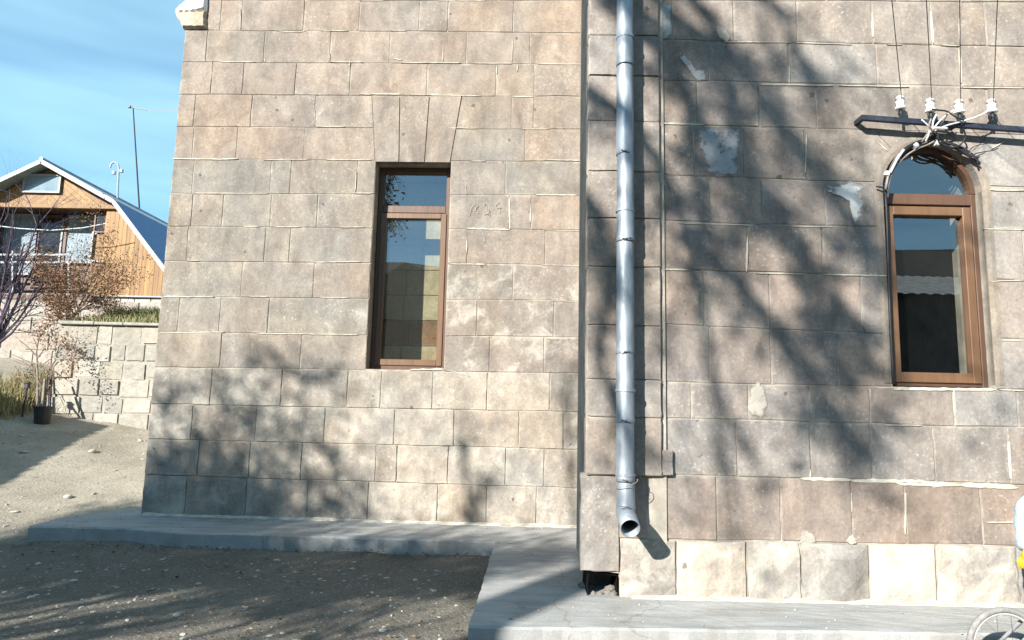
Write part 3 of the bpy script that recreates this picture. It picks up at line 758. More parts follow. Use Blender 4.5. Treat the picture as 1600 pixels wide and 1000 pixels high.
SL = [((432,49),(468,50),(478,49)), ((500,48),(545,48.5)), ((515,97),(568,97.5)), ((516,84),(515,97)), ((376,14),(376,46)), ((345,97),(400,97)), ((270,248),(345,249),(372,248),.014), ((412,250),(482,249.5)), ((510,250),(580,250)),
 ((581,147),(627,147.5),.016), ((640,148),(690,148)), ((672,149),(752,150)), ((800,151),(834,151.5),.014), ((492,172),(491,198)), ((495,198),(540,198)), ((580,148),(560,147)), ((302,302),(420,302.5)), ((557,268),(555,300),.009),
 ((552,302),(584,302)), ((380,354.5),(405,354.5)), ((430,355),(470,354.5)), ((530,355),(570,355)), ((255,463.5),(335,464),.014), ((500,465),(545,465)), ((290,407),(312,407.5)), ((490,410),(565,409)), ((385,463),(420,463.5)),
 ((728,357),(796,359),.014), ((796,309),(797,358),.015), ((788,304),(797,310)), ((838,304.5),(902,305),.014), ((850,359.5),(915,361)), ((830,318),(829,348),.009), ((701,412.5),(760,413),.012), ((845,414),(915,415)), ((730,372),(729,395),.012), ((757,370),(757,380),.008),
 ((820,470),(915,471)), ((855,530),(890,530)), ((735,252),(760,252)), ((728,290),(729,304),.009), ((626,98),(720,98.5)), ((740,99),(800,99.5)), ((840,100),(915,101)), ((776,101),(776,116),.012), ((809,101),(808,112),.012), ((610,48),(635,48)), ((693,70),(692,97),.007),
 ((801,62),(800,96),.008), ((680,1),(760,1)), ((562,1),(600,1)), ((547,98),(546,104),.012), ((413,90),(414,97),.014), ((615,92),(628,94),.016), ((250,520),(350,519)), ((400,521),(560,523)), ((700,578),(735,588)), ((695,577),(640,578),.014), ((850,250),(915,251)), ((700,200),(745,201),.006), ((815,202),(860,202),.008)]
SR = [((1012,60),(1030,60.5),.016), ((1130,66),(1240,66.5)), ((1240,67),(1330,70)), ((1385,70),(1410,70)), ((1470,71),(1500,72)), ((1186,132),(1300,134),.014), ((1310,134),(1420,136)), ((1500,137),(1600,138)), ((1363,20),(1364,58),.010), ((1454,17),(1458,68),.012), ((1499,75),(1502,130),.009), ((1498,30),(1500,70),.006),
 ((1233,100),(1233,130),.010), ((1260,210),(1258,270),.009), ((1031,193),(1100,195),.018), ((1060,349),(1180,352)), ((1235,354),(1300,355)), ((1168,370),(1166,425),.013), ((1035,421),(1080,422),.014), ((1180,427),(1260,428)), ((1285,429),(1386,431),.014), ((1369,221),(1386,236),.012), ((1573,219),(1548,233),.009), ((1543,297),(1600,298),.010), ((1536,358),(1600,359)), ((1545,440),(1600,438)), ((1560,532),(1600,532)),
 ((1010,345),(1031,346),.016), ((1008,418),(1030,418),.016), ((1250,748),(1330,750),.02), ((1330,751),(1450,753),.022), ((1400,755),(1500,758),.028), ((1500,758),(1590,762),.03), ((1576,690),(1579,748),.010), ((1266,733),(1266,749),.012), ((1415,770),(1414,835),.008), ((1540,816),(1590,816),.008), ((1330,770),(1331,800),.007), ((1180,936),(1600,944),.016), ((1000,934),(1180,937),.012), ((1395,608),(1555,609),.018), ((1560,609),(1600,610),.012), ((1490,610),(1492,650),.010), ((1380,664),(1440,665),.01)]
smears(WL, SL, wallL); smears(WR, SR, wallR)
def fillet(pl, u0, u1, parent):
    n = int((u1 - u0) / .035); V, F = [], []
    for i in range(n + 1):
        u = u0 + (u1 - u0) * i / n; p = pl.P(u, 0); z = slab_z(p.y); k = .012 + .022 * abs(noise.noise(Vector((u * 3, 0, 7)))) + .012 * abs(noise.noise(Vector((u * 13, 4, 7)))); q = .02 + .05 * abs(noise.noise(Vector((u * 4, 9, 2)))) + .015 * random.random()
        V += [pl.P(u, z + k, .001), pl.P(u, z + k * .45, .012 + q * .3), pl.P(u, z + .004, q + .014), pl.P(u, z - .01, q + .02)]
    for i in range(n): F += [(i*4+j, i*4+j+1, i*4+5+j, i*4+4+j) for j in range(3)]
    o = fixn(add('mortar_fillet', V, F, POINTING, parent)); return o
fillet(WL, uL + .02, uRt - .02, wallL); fillet(WR, ur_at(985, .1), uEnd - .02, wallR)
# faint scratched marks on the block right of the rectangular window
smears(WL, [((734,338),(737,325),(742,320),(744,332),(750,334),.0035), ((741,331),(748,322),.0025), ((757,322),(760,318),(762,334),(757,336),.003), ((763,337),(765,328),(766,339),.0025), ((775,322),(780,316),(781,334),.004), ((777,326),(784,325),.0025)], wallL, POINTING, 'chalk_mark')
# plaster and cement patches
def patch(pl, pts, parent, mat, label, d=.008, n_sub=5, amp=.008, name='plaster_patch'):
    uz = [pl.uz(*p) for p in pts]; path = []
    for i in range(len(uz)):
        a, b = uz[i], uz[(i+1) % len(uz)]
        for k in range(n_sub): path.append((a[0] + (b[0]-a[0]) * k / n_sub + random.uniform(-amp, amp) * .6, a[1] + (b[1]-a[1]) * k / n_sub + random.uniform(-amp, amp) * .6))
    n = len(path); cu = sum(p[0] for p in path) / n; cz = sum(p[1] for p in path) / n; V, E_, F = [], [], []
    for q, dd, e in ((1.1, .0035, 1.), (.9, d, .35), (.7, d + .002, 0.), (.4, d + .002, 0.)):
        V += [pl.P(cu + (u-cu) * q, cz + (z-cz) * q, dd + .0015 * noise.noise(Vector((u * 25, z * 25, q)))) for u, z in path]; E_ += [e] * n
    for r in range(3): F += [(r*n + i, r*n + (i+1) % n, (r+1)*n + (i+1) % n, (r+1)*n + i) for i in range(n)]
    F.append(tuple(range(3*n, 4*n)))
    o = add(name, V, F, mat, parent, edge=E_); fixn(o); o['label'] = label; return o
def feather(m):
    n, l = m.node_tree.nodes, m.node_tree.links; out_ = n['Material Output']; b = n['Principled BSDF']
    g = n.new('ShaderNodeNewGeometry').outputs['Position']; at_ = n.new('ShaderNodeAttribute'); at_.attribute_name = 'edge'
    k = mth(n, l, 'SUBTRACT', mth(n, l, 'MULTIPLY', noise_n(n, l, g, 11, 6, .75), 2.3), mth(n, l, 'ADD', at_.outputs['Fac'], .70))
    cl = n.new('ShaderNodeClamp'); l.new(mth(n, l, 'MULTIPLY', k, 2.4), cl.inputs[0])
    tr = n.new('ShaderNodeBsdfTransparent'); mxs = n.new('ShaderNodeMixShader'); l.new(cl.outputs[0], mxs.inputs[0]); l.new(tr.outputs[0], mxs.inputs[1]); l.new(b.outputs[0], mxs.inputs[2]); l.new(mxs.outputs[0], out_.inputs[0])
for m_ in (CEMENT, WHITE_P2, CREAM_P): feather(m_)
patch(WR, [(1086,198),(1160,200),(1158,240),(1158,279),(1104,279),(1100,250),(1085,225)], wallR, CEMENT, 'smooth grey cement patch')
patch(WR, [(1031,4),(1050,5),(1049,61),(1030,62)], wallR, CEMENT, 'narrow grey cement strip beside the pilaster')
patch(WR, [(1066,84),(1078,96),(1090,118),(1103,112),(1105,128),(1090,130),(1076,112),(1060,90)], wallR, CEMENT, 'streak of grey cement', amp=.006)
patch(WR, [(1283,284),(1310,290),(1330,278),(1350,290),(1352,330),(1346,352),(1334,350),(1332,318),(1310,305),(1288,298)], wallR, WHITE_P2, 'splash of white plaster left of the arched window', d=.006)
patch(WR, [(1172,604),(1184,594),(1196,606),(1200,632),(1194,654),(1172,654),(1167,640),(1170,620)], wallR, CREAM_P, 'pale oval plaster patch', d=.007, n_sub=6, amp=.007)
patch(WR, [(1250,830),(1258,826),(1272,834),(1276,848),(1262,853),(1248,849)], wallR, CREAM_P, 'small plaster dab on the joint', n_sub=6, amp=.007)
patch(WR, [(1318,846),(1332,832),(1340,848),(1330,852)], wallR, CREAM_P, 'small plaster dab beside the brown block', n_sub=6, amp=.007)
patch(WR, [(1116,40),(1136,44),(1142,60),(1136,68),(1120,60)], wallR, CREAM_P, 'pale plaster dab near the top', n_sub=3, amp=.008)

# ---- windows
def bar_uz(m, pl, u0, u1, z0, z1, d0, d1, c=.004):
    """box on a wall plane; d measured outward"""
    P = lambda u, z, d: pl.P(u, z, d)
    bm = bmesh.new()
    q = [bm.verts.new(P(u, z, d)) for d in (d0, d1) for (u, z) in ((u0, z0), (u1, z0), (u1, z1), (u0, z1))]
    for f in ((0,3,2,1),(4,5,6,7),(0,1,5,4),(1,2,6,5),(2,3,7,6),(3,0,4,7)): bm.faces.new([q[i] for i in f])
    bmesh.ops.recalc_face_normals(bm, faces=bm.faces[:]); bmesh.ops.bevel(bm, geom=bm.edges[:], offset=c, segments=1, affect='EDGES')
    bm.verts.index_update(); m.raw([v.co.copy() for v in bm.verts], [tuple(v.index for v in f.verts) for f in bm.faces]); bm.free()
# rectangular window
SB = -.16                                            # face of the frame, behind the wall face
w = W1; zt_ = WL.uz(650, 321)[1]
m = MB()
bar_uz(m, WL, w['u0'] + .002, w['u0'] + .055, w['zb'] + .002, w['zt'] - .002, SB - .07, SB)
bar_uz(m, WL, w['u1'] - .055, w['u1'] - .002, w['zb'] + .002, w['zt'] - .002, SB - .07, SB)
bar_uz(m, WL, w['u0'] + .055, w['u1'] - .055, w['zb'] + .002, w['zb'] + .055, SB - .07, SB)
bar_uz(m, WL, w['u0'] + .055, w['u1'] - .055, w['zt'] - .055, w['zt'] - .002, SB - .07, SB)
win1 = m.build('window', FRAME_B, CH); win1['label'] = 'tall narrow rectangular window with brown frame'
m = MB(); bar_uz(m, WL, w['u0'] + .055, w['u1'] - .055, zt_ - .03, zt_ + .045, SB - .07, SB + .004); m.build('transom', FRAME_B, win1)
s0, s1, sb_, st_ = w['u0'] + .042, w['u1'] - .042, w['zb'] + .045, zt_ - .035
m = MB()
for q in ((s0, s0 + .055, sb_, st_), (s1 - .055, s1, sb_, st_)): bar_uz(m, WL, q[0], q[1], q[2], q[3], SB - .055, SB + .012)
for q in ((sb_, sb_ + .06), (st_ - .055, st_)): bar_uz(m, WL, s0 + .055, s1 - .055, q[0], q[1], SB - .055, SB + .012)
m.build('sash', FRAME_L, win1)
def pane(pl, poly, d, parent, th=.006):
    m = MB(); m.prism([pl.P(u, z, d) for u, z in poly], pl.n * th); return fixn(m.build('pane', GLASS, parent))
def pane1(pl, poly, d, parent, mat=None):
    o = add('pane', [pl.P(u, z, d) for u, z in poly], [tuple(range(len(poly)))], mat or GLASS, parent); return o
pane1(WL, [(s0 + .05, sb_ + .05), (s1 - .05, sb_ + .05), (s1 - .05, st_ - .05), (s0 + .05, st_ - .05)], SB - .03, win1, GLASS_D)
pane1(WL, [(w['u0'] + .05, zt_ + .04), (w['u1'] - .05, zt_ + .04), (w['u1'] - .05, w['zt'] - .05), (w['u0'] + .05, w['zt'] - .05)], SB - .035, win1)
# inner blocking wall behind the pane: sunlight lands on its right edge
m = MB(); WB = -.615
m.prism([WL.P(u, z, WB) for u, z in ((w['u0'], w['zb']), (w['u1'], w['zb']), (w['u1'], w['zt']), (w['u0'], w['zt']))], WL.n * .05)
backing = fixn(m.build('inner_wall', DARK, CH))
random.seed(21)
zrow = w['zb'] + .01
while zrow < w['zt'] - .05:
    hgt = min(.27, w['zt'] - zrow - .005); u = w['u0'] + .01; off = random.uniform(.15, .45)
    colb = (.24, .13, .07) if zrow < 1.95 < zrow + hgt else jit((.42, .345, .22), .08)
    for ua, ub in ((u, u + off), (u + off, w['u1'] - .01)):
        stone(WL, ua, ub, lambda q, z=zrow: z, lambda q, z=zrow + hgt: z, TUFF, backing, colb, lime=.05, proud=WB + .014, depth=.01, step=.4)
    zrow += hgt
random.seed(9)
# arched window
w = W2; SB2 = -.055; zt2 = WR.uz(1458, 306)[1]
m = MB()
bar_uz(m, WR, w['u0'] + .002, w['u0'] + .036, w['zb'] + .002, w['zs'] - .002, SB2 - .07, SB2)
bar_uz(m, WR, w['u1'] - .036, w['u1'] - .002, w['zb'] + .002, w['zs'] - .002, SB2 - .07, SB2)
bar_uz(m, WR, w['u0'] + .036, w['u1'] - .036, w['zb'] + .002, w['zb'] + .045, SB2 - .07, SB2)
o_, i_ = arc(0, 180, 28, w['r'] - .002), arc(0, 180, 28, w['r'] - .034)
n_ = len(o_); V = []
for d in (SB2, SB2 - .07): V += [WR.P(u, z, d) for u, z in o_] + [WR.P(u, z, d) for u, z in i_]
F = []
for k in range(n_ - 1):
    F += [(k, k+1, n_+k+1, n_+k), (2*n_+k, 3*n_+k, 3*n_+k+1, 2*n_+k+1), (n_+k, n_+k+1, 3*n_+k+1, 3*n_+k), (k, 2*n_+k, 2*n_+k+1, k+1)]
m.raw(V, F)
win2 = fixn(m.build('window', FRAME_B, CH)); win2['label'] = 'round arched window with brown frame below the cable bracket'
m = MB(); bar_uz(m, WR, w['u0'] + .034, w['u1'] - .034, zt2 - .045, zt2 + .03, SB2 - .07, SB2 + .004); m.build('transom', FRAME_B, win2)
s0, s1, sb_, st_ = w['u0'] + .028, w['u1'] - .05, w['zb'] + .028, zt2 - .06
m = MB()
for q in ((s0, s0 + .054, sb_, st_), (s1 - .054, s1, sb_, st_)): bar_uz(m, WR, q[0], q[1], q[2], q[3], SB2 - .05, SB2 + .014)
for q in ((sb_, sb_ + .065), (st_ - .06, st_)): bar_uz(m, WR, s0 + .054, s1 - .054, q[0], q[1], SB2 - .05, SB2 + .014)
m.build('sash', FRAME_L, win2)
pane1(WR, [(s0 + .048, sb_ + .055), (s1 - .048, sb_ + .055), (s1 - .048, st_ - .055), (s0 + .048, st_ - .055)], SB2 - .03, win2)
pane1(WR, [(w['u1'] - .03, zt2 + .02)] + arc(0, 180, 24, w['r'] - .03) + [(w['u0'] + .03, zt2 + .02)], SB2 - .03, win2)
m = MB(); m.prism([WR.P(u, z, -.32) for u, z in ((w['u0'] + .01, w['zb'] + .01), (w['u1'] - .01, w['zb'] + .01), (w['u1'] - .01, w['zs']))] + [WR.P(u, z, -.32) for u, z in arc(0, 180, 16, w['r'] - .012)] , WR.n * .02); fixn(m.build('added_black_sheet', PANE_BLACK, CH))  # added black sheet hides the sunlit interior so the pane stays dark
# chamfered stone edge round the arched opening
m = MB(); ro, ri = w['r'] + .062, w['r'] + .004
path_o = [(w['u0'] - .058, w['zb'] + .02)] + arc(180, 0, 28, ro) + [(w['u1'] + .058, w['zb'] + .02)]
path_i = [(w['u0'] - .004, w['zb'] + .02)] + arc(180, 0, 28, ri) + [(w['u1'] + .004, w['zb'] + .02)]
V = [WR.P(u, z, .004) for u, z in path_o] + [WR.P(u * .5 + u2 * .5, z * .5 + z2 * .5, .0065) for (u, z), (u2, z2) in zip(path_o, path_i)] + [WR.P(u, z, .001) for u, z in path_i] + [WR.P(u, z, -.05) for u, z in path_i]
n_ = len(path_o); F = [(r * n_ + k, r * n_ + k + 1, (r+1) * n_ + k + 1, (r+1) * n_ + k) for r in range(3) for k in range(n_ - 1)]
sur = fixn(add('window_surround', V, F, TUFF, wallR, color=(.245, .215, .18, .22)))
# ------------------------------------------------------------------ drainpipe on the corner pilaster
random.seed(31)
PD = .130; PR = .0545
pu = lambda py: (on(977, py, WR.o - WR.n * PD, WR.n) - WR.o).dot(WR.e)
pux = (pu(100) + pu(700)) / 2
pz = lambda py: on(977, py, WR.o - WR.n * PD, WR.n).z
DP = empty('drainpipe', WR.P(pux, 0, PD), 'galvanised steel drainpipe with open elbow at the foot of the corner', 'drainpipe')
cuts_px = [-330, -170, -30, 104, 243, 378, 553, 660, 752, 797]
for i in range(len(cuts_px) - 1):
    za, zb_ = pz(cuts_px[i]), pz(cuts_px[i+1]); m = MB()
    off = Vector((random.uniform(-.003, .003), random.uniform(-.003, .003), 0))
    L = za - zb_
    prof = [(PR - .002, -.02), (PR - .0015, 0), (PR, .012), (PR + .0005, L * .5), (PR + .002, L - .03), (PR + .0045, L - .022), (PR + .0045, L - .014), (PR + .0025, L - .006), (PR + .0025, L), (PR - .001, L)]
    m.lathe(WR.P(pux, za, PD) + off, (0, 0, -1), prof, 28)
    sec = m.build('pipe_section', ZINC, DP, smooth=True)
    if 2 < i < 8:      # small torn seam tabs
        t = MB(); p = WR.P(pux - .012 + .02 * random.random(), zb_ + .004, PD + PR + .003)
        for k in (-1, 1): t.bar(p, p + Vector((k * .028, -.002, .006 * random.choice((-1, 1, 2)))), .004, .004)
        t.cbox(p - Vector((.007, .003, .004)), p + Vector((.007, .002, .007)), .001)
        t.build('seam_tab', IRON, sec)
# elbow
m = MB(); e0 = WR.P(pux, pz(797), PD)
mouth = on(985, 826, WR.o - WR.n * (PD + .20), WR.n)
path = [e0 + Vector((0, 0, .03)), e0, e0.lerp(mouth, .18) + Vector((0, .012, -.012)), e0.lerp(mouth, .5), mouth]
m.tube(path, [PR + .002, PR + .003, PR + .002, PR + .002, PR + .003], 28, cap=False)
nb = len(m.v); m.tube(path, [PR - .002] * 5, 28, cap=False)
fi = len(path) - 1
for k in range(28): m.f.append((fi*28 + k, fi*28 + (k+1) % 28, nb + fi*28 + (k+1) % 28, nb + fi*28 + k))
fixn(m.build('elbow', ZINC, DP, smooth=True))
for py in (60, 330, 610, 742):
    m = MB(); z = pz(py); c = WR.P(pux, z, PD)
    m.lathe(c, (0, 0, 1), [(PR + .0035, -.009), (PR + .007, -.008), (PR + .007, .008), (PR + .0035, .009)], 24)
    m.bar(WR.P(pux, z, .03), WR.P(pux, z, PD - PR), .008, .016)
    fixn(m.build('clamp', ZINC, DP))
m = MB(); z = pz(742)
m.tube([WR.P(pux + .07 * math.cos(a), z - .02 - .05 * abs(math.sin(a * .5)), PD + .03 + .05 * math.sin(a)) for a in [i * .35 - .3 for i in range(12)]], .0022, 5)
m.tube([WR.P(pux + .04, z - .01, .06), WR.P(pux + .10, z - .005, .055), WR.P(pux + .125, z - .05, .05), WR.P(pux + .135, z - .11, .047)], .0022, 5)
m.build('tie_wire', CABLE_G, DP)

# ------------------------------------------------------------------ steel bracket, insulators, cables
def pr(px, py, d): return on(px, py, WR.o - WR.n * d, WR.n)
BR = empty('cable_bracket', WR.P(2.7, 3.05, 0), 'dark steel bracket with four white insulators over the arched window', 'bracket')
DO = .085
m = MB(); a, b = pr(1345, 184, DO), pr(1640, 206, DO); m.bar(a, b, .03, .032); m.build('rail', IRON, BR)
for q in (.01, .5, .97):
    p = a.lerp(b, q); m = MB(); m.bar(p + Vector((0, .012, 0)), p + WR.n * (DO + .03), .028, .028); m.build('leg', IRON, BR)
ins = []
for k, (px, py) in enumerate(((1407, 171), (1454, 175), (1499, 177), (1550, 176))):
    p = pr(px, py, DO)
    m = MB()
    m.lathe(p, (0, 0, 1), [(.012, -.002), (.030, 0), (.034, .006), (.031, .014), (.024, .022), (.022, .036), (.027, .046), (.028, .056), (.019, .062), (.018, .070), (.024, .076), (.024, .084), (.014, .092), (.001, .094)], 18)
    it = fixn(m.build('insulator', PORC, BR, smooth=True))
    h = MB(); h.tube([p + Vector((0, 0, .004)), p + Vector((0, 0, -.03)), p + Vector((.002, .006, -.05))], .009, 8)
    h.build('pin', IRON, it)
    tw = MB(); tw.tube([p + Vector((.026 * math.cos(t), .026 * math.sin(t), .069 + .002 * math.sin(3 * t))) for t in [i * .55 for i in range(13)]], .0028, 5); tw.build('tie_wire', CABLE_G, it)
    ins.append(p + Vector((0, -.02, .07)))
# overhead wires up to the pole behind the viewer
wire_lab = ['thin overhead wire rising from the insulator nearest the drainpipe', 'thin overhead wire rising from the second insulator from the left', 'thin overhead wire rising from the third insulator from the left', 'thin overhead wire rising from the insulator nearest the right edge']
for k, p in enumerate(ins):
    end = Vector((p.x - .62 * 8, p.y - 8, 7.9)); m = MB(); pts = []
    for i in range(25):
        t = (i / 24) ** 1.6; q = p.lerp(end, t); q.z -= .55 * 4 * t * (1 - t) * .5; pts.append(q)
    m.tube(pts, .0028, 5); tag(m.build('overhead_wire', CABLE_G), wire_lab[k], 'wire', 'overhead wires on the insulators')
pend = Vector((ins[0].x - .62 * 8, ins[0].y - 8, 7.9))
UP = empty('utility_pole', Vector((pend.x + .3, pend.y - .1, ground_h(-3, -8))), 'wooden utility pole behind the viewer carrying the overhead wires', 'pole')
m = MB(); m.tube([(pend.x + .3, pend.y - .12, -.3), (pend.x + .3, pend.y - .12, 8.4)], [.11, .08], 10); m.build('post', BARK, UP)
m = MB(); m.bar((pend.x - .15, pend.y, 7.85), (pend.x + .8, pend.y, 7.85), .08, .08); m.build('crossarm', BARK, UP)

# cable bundle round the arch
CB = empty('cable_bundle', pr(1457, 225, .03), 'tangled bundle of cables clipped round the top of the arched window', 'cable')
def cpath(name, pts, r, mat, n=6, par=None, sub=4):
    P = [pr(*p) for p in pts]; out = []
    for i in range(len(P) - 1):                      # Catmull-Rom
        p0 = P[max(0, i-1)]; p1 = P[i]; p2 = P[i+1]; p3 = P[min(len(P)-1, i+2)]
        for s in range(sub):
            t = s / sub
            out.append(.5 * ((2*p1) + (p2-p0)*t + (2*p0-5*p1+4*p2-p3)*t*t + (-p0+3*p1-3*p2+p3)*t**3))
    out.append(P[-1]); m = MB(); m.tube(out, r, n); return m.build(name, mat, par or CB, smooth=True)
archL = [(1462, 212), (1448, 221), (1428, 229), (1411, 240), (1397, 257), (1389, 276), (1385, 297)]
archR = [(1458, 215), (1474, 224), (1492, 229), (1508, 236), (1522, 246), (1529, 252)]
for k in range(7):
    dx, dy = random.uniform(-4, 4), random.uniform(-4.5, 4.5)
    cpath('cable', [(x + dx * (1 if y < 250 else .5), y + dy * (1 if y < 270 else .3), .03 + .018 * random.random()) for x, y in archL], random.choice((.006, .008, .01)), (CABLE_B, CABLE_B, CABLE_G)[k % 3])
for k in range(5):
    dx, dy = random.uniform(-3, 3), random.uniform(-4, 4)
    cpath('cable', [(x + dx, y + dy, .03 + .014 * random.random()) for x, y in archR], random.choice((.005, .007)), CABLE_B)
cpath('cable', [(1384, 292, .03), (1384, 310, .015), (1386, 350, .012), (1388, 420, .012), (1391, 500, .012), (1396, 600, .01)], .009, CABLE_B)
cpath('cable', [(1412, 234, .06), (1401, 250, .06), (1391, 270, .055)], .009, CABLE_W)
cpath('cable', [(1369, 291, .03), (1380, 293, .035), (1386, 292, .03)], .006, IRON)
for (pts, r, mt) in (
    ([(1456, 202, 0.111), (1448, 194, 0.123), (1440, 187, 0.129)], .006, CABLE_W), ([(1457, 202, 0.111), (1458, 190, 0.123), (1463, 179, 0.135)], .006, CABLE_W), ([(1457, 203, 0.111), (1466, 192, 0.123), (1474, 184, 0.129), (1490, 172, 0.140)], .0055, CABLE_W),
    ([(1460, 204, 0.104), (1480, 196, 0.111), (1502, 190, 0.117), (1530, 181, 0.135), (1549, 170, 0.140)], .006, CABLE_W), ([(1456, 200, 0.111), (1470, 200, 0.111), (1480, 201, 0.104)], .009, CABLE_W), ([(1453, 204, 0.104), (1450, 213, 0.080), (1446, 221, 0.055)], .008, CABLE_W),
    ([(1462, 204, 0.098), (1476, 205, 0.086), (1486, 206, 0.080)], .007, CABLE_G), ([(1456, 170, 0.140), (1466, 172, 0.140), (1480, 174, 0.140), (1492, 182, 0.140), (1506, 188, 0.135)], .006, CABLE_B), ([(1465, 208, 0.080), (1468, 222, 0.067), (1482, 230, 0.061), (1498, 228, 0.061), (1508, 216, 0.067), (1506, 203, 0.092), (1500, 190, 0.117)], .006, CABLE_B),
    ([(1450, 206, 0.086), (1447, 212, 0.073), (1440, 222, 0.061)], .006, CABLE_G), ([(1512, 240, 0.049), (1520, 230, 0.049), (1534, 226, 0.049), (1550, 222, 0.055), (1558, 217, 0.061)], .003, CABLE_B), ([(1514, 241, 0.049), (1524, 233, 0.049), (1538, 228, 0.045)], .0025, CABLE_G),
    ([(1518, 246, 0.049), (1526, 249, 0.055), (1528, 256, 0.049)], .008, CABLE_B), ([(1516, 242, 0.049), (1525, 246, 0.058), (1530, 245, 0.049)], .006, CABLE_B), ([(1455, 186, 0.135), (1452, 196, 0.123), (1458, 206, 0.104)], .007, CABLE_G), ([(1480, 178, 0.140), (1474, 190, 0.129), (1466, 202, 0.104)], .005, CABLE_B)):
    r *= .92
    cpath('cable', pts, r, mt)
for (px, py, ang) in ((1430, 228, .6), (1464, 224, -.2), (1386, 272, 1.2)):
    m = MB(); p = pr(px, py, .04); d = Vector((math.cos(ang), 0, math.sin(ang)))
    m.tube([p - d * .014, p + d * .014], .019, 10); m.build('cable_tie', CABLE_W, CB)

# ------------------------------------------------------------------ retaining walls on the hillside
random.seed(44)
def rubble_wall(name, label, y, x0, x1, rows, colset, wmin, wmax, rough, back):
    lo = rows[-1]
    E = empty(name, ((x0 + x1) / 2, y, lo), label, 'wall'); pl = Plane((0, y, 0), (1, 0, 0))
    m = MB(); m.box((x0, y + .008, lo - .3), (x1, y + .45, rows[0] - .02))
    if back: m.box((x0, y + .46, lo - .3), (x0 + .4, y + back, rows[0] - .03))
    core = m.build('mortar_bed', MORTAR2, E)
    for i in range(len(rows) - 1):
        x = x0 - .02
        while x < x1 - .1:
            w_ = random.uniform(wmin, wmax); xe = min(x + w_, x1)
            zt_a, zb_a = rows[i] + random.uniform(-.035, .02), rows[i+1] + random.uniform(-.02, .03)
            o = stone(pl, x + random.uniform(.002, .02), xe - random.uniform(.002, .02), lambda u, z=zb_a: z + .012 * noise.noise(Vector((u * 4, z, 0))), lambda u, z=zt_a: z + .015 * noise.noise(Vector((u * 4, z, 5))), QUARRY, E, jit(random.choice(colset), .12), 1, rough=rough, proud=random.uniform(-.01, .015), depth=.06, step=.08, gap=.006, bev=.008)
            x = xe
    return E
MORTAR2 = pmat('grey_rubble_mortar', (.25, .234, .203), (.335, .314, .27), 9, .95, .7, 40, .008)
rows = [aty(165, q, 6.2).z for q in (507, 538, 565, 592, 620, 647, 674, 700)]
CS = [(.345, .32, .275), (.31, .294, .253), (.385, .36, .31), (.29, .278, .245)]
rubble_wall('retaining_wall', 'cream stone retaining wall between the church corner and the leaning poles', 6.2, -7.36, -3.6, rows, CS, .22, .5, .008, 3.7)
rows = [aty(40, q, 10).z for q in (468, 494, 520, 546, 572, 598, 625, 655)]
rubble_wall('retaining_wall', 'pinkish white stone wall behind the bare shrubs at the left edge', 10, -16.5, -7.5, rows, [(.34, .305, .272), (.37, .336, .303), (.30, .272, .243), (.345, .30, .262)], .3, .55, .008, 0)
# capping slab on the nearer wall
m = MB(); x = -7.36; z = aty(165, 507, 6.2).z
E0 = [o for o in COL.objects if o.name == 'retaining_wall'][0]
while x < -3.7:
    w_ = random.uniform(.4, .7); c = MB().cbox((x + .004, 6.15, z - .012), (min(x + w_, -3.6) - .004, 6.6, z + .045 + random.uniform(-.01, .012)), .01); c.build('capstone', pmat('capstone_grey', (.22, .22, .185), (.32, .31, .265), 8, .95, .6, 40, .006) if 'CAPM' not in globals() else CAPM, E0); x += w_
    if 'CAPM' not in globals(): CAPM = bpy.data.materials['capstone_grey']

# ------------------------------------------------------------------ wooden house
random.seed(5)
HY = 16.7
hp = lambda px, py, y=HY: aty(px, py, y)
ap_ = hp(65, 250, HY - .45); kn = hp(178, 313, HY - .45); ev = hp(252, 411, HY - .45)
sl = (ev.z - kn.z) / (ev.x - kn.x); zbase = 4.46; exR = kn.x + (zbase - kn.z) / sl
mir = lambda x: 2 * ap_.x - x
HO = empty('wooden_house', (ap_.x, HY + 4, zbase - .6), 'pine clad wooden house with blue gambrel roof on the hillside', 'house')
def roofz(x):
    x = x if x >= ap_.x else mir(x)
    return ap_.z + (kn.z - ap_.z) * (x - ap_.x) / (kn.x - ap_.x) if x < kn.x else kn.z + sl * (x - kn.x)
beam_z = hp(80, 322).z; xv = hp(165, 345).x
# body behind the cladding
m = MB()
pf = [(ap_.x, ap_.z - .12), (mir(kn.x) + .06, kn.z - .12), (mir(exR) + .1, zbase), (mir(xv), zbase), (mir(xv), beam_z), (xv, beam_z), (xv, zbase), (exR - .1, zbase), (kn.x - .06, kn.z - .12)]
m.prism([(x, HY + .04, z) for x, z in pf], (0, .9, 0))
m.prism([(x, HY + .945, z) for x, z in [pf[0], pf[1], pf[2], pf[7], pf[8]]], (0, 7.5, 0))
fixn(m.build('wall', PINE_D, HO))
# vertical boards
def board(poly, y0, mat, name='board', th=.028):
    m = MB(); m.prism([(x, y0, z) for x, z in poly], (0, th, 0)); return fixn(m.build(name, mat, HO))
for side in (1, -1):
    x = xv + .005
    while x < exR - .25:
        w_ = .145; x2 = min(x + w_, exR - .2)
        X = (lambda q: q) if side > 0 else mir
        y0 = HY + .004 + random.uniform(-.004, .004)
        board([(X(x), zbase + .01), (X(x2 - .008), zbase + .01), (X(x2 - .008), roofz(x2) - .14), (X(x), roofz(x) - .14)], y0, PINE); x += w_
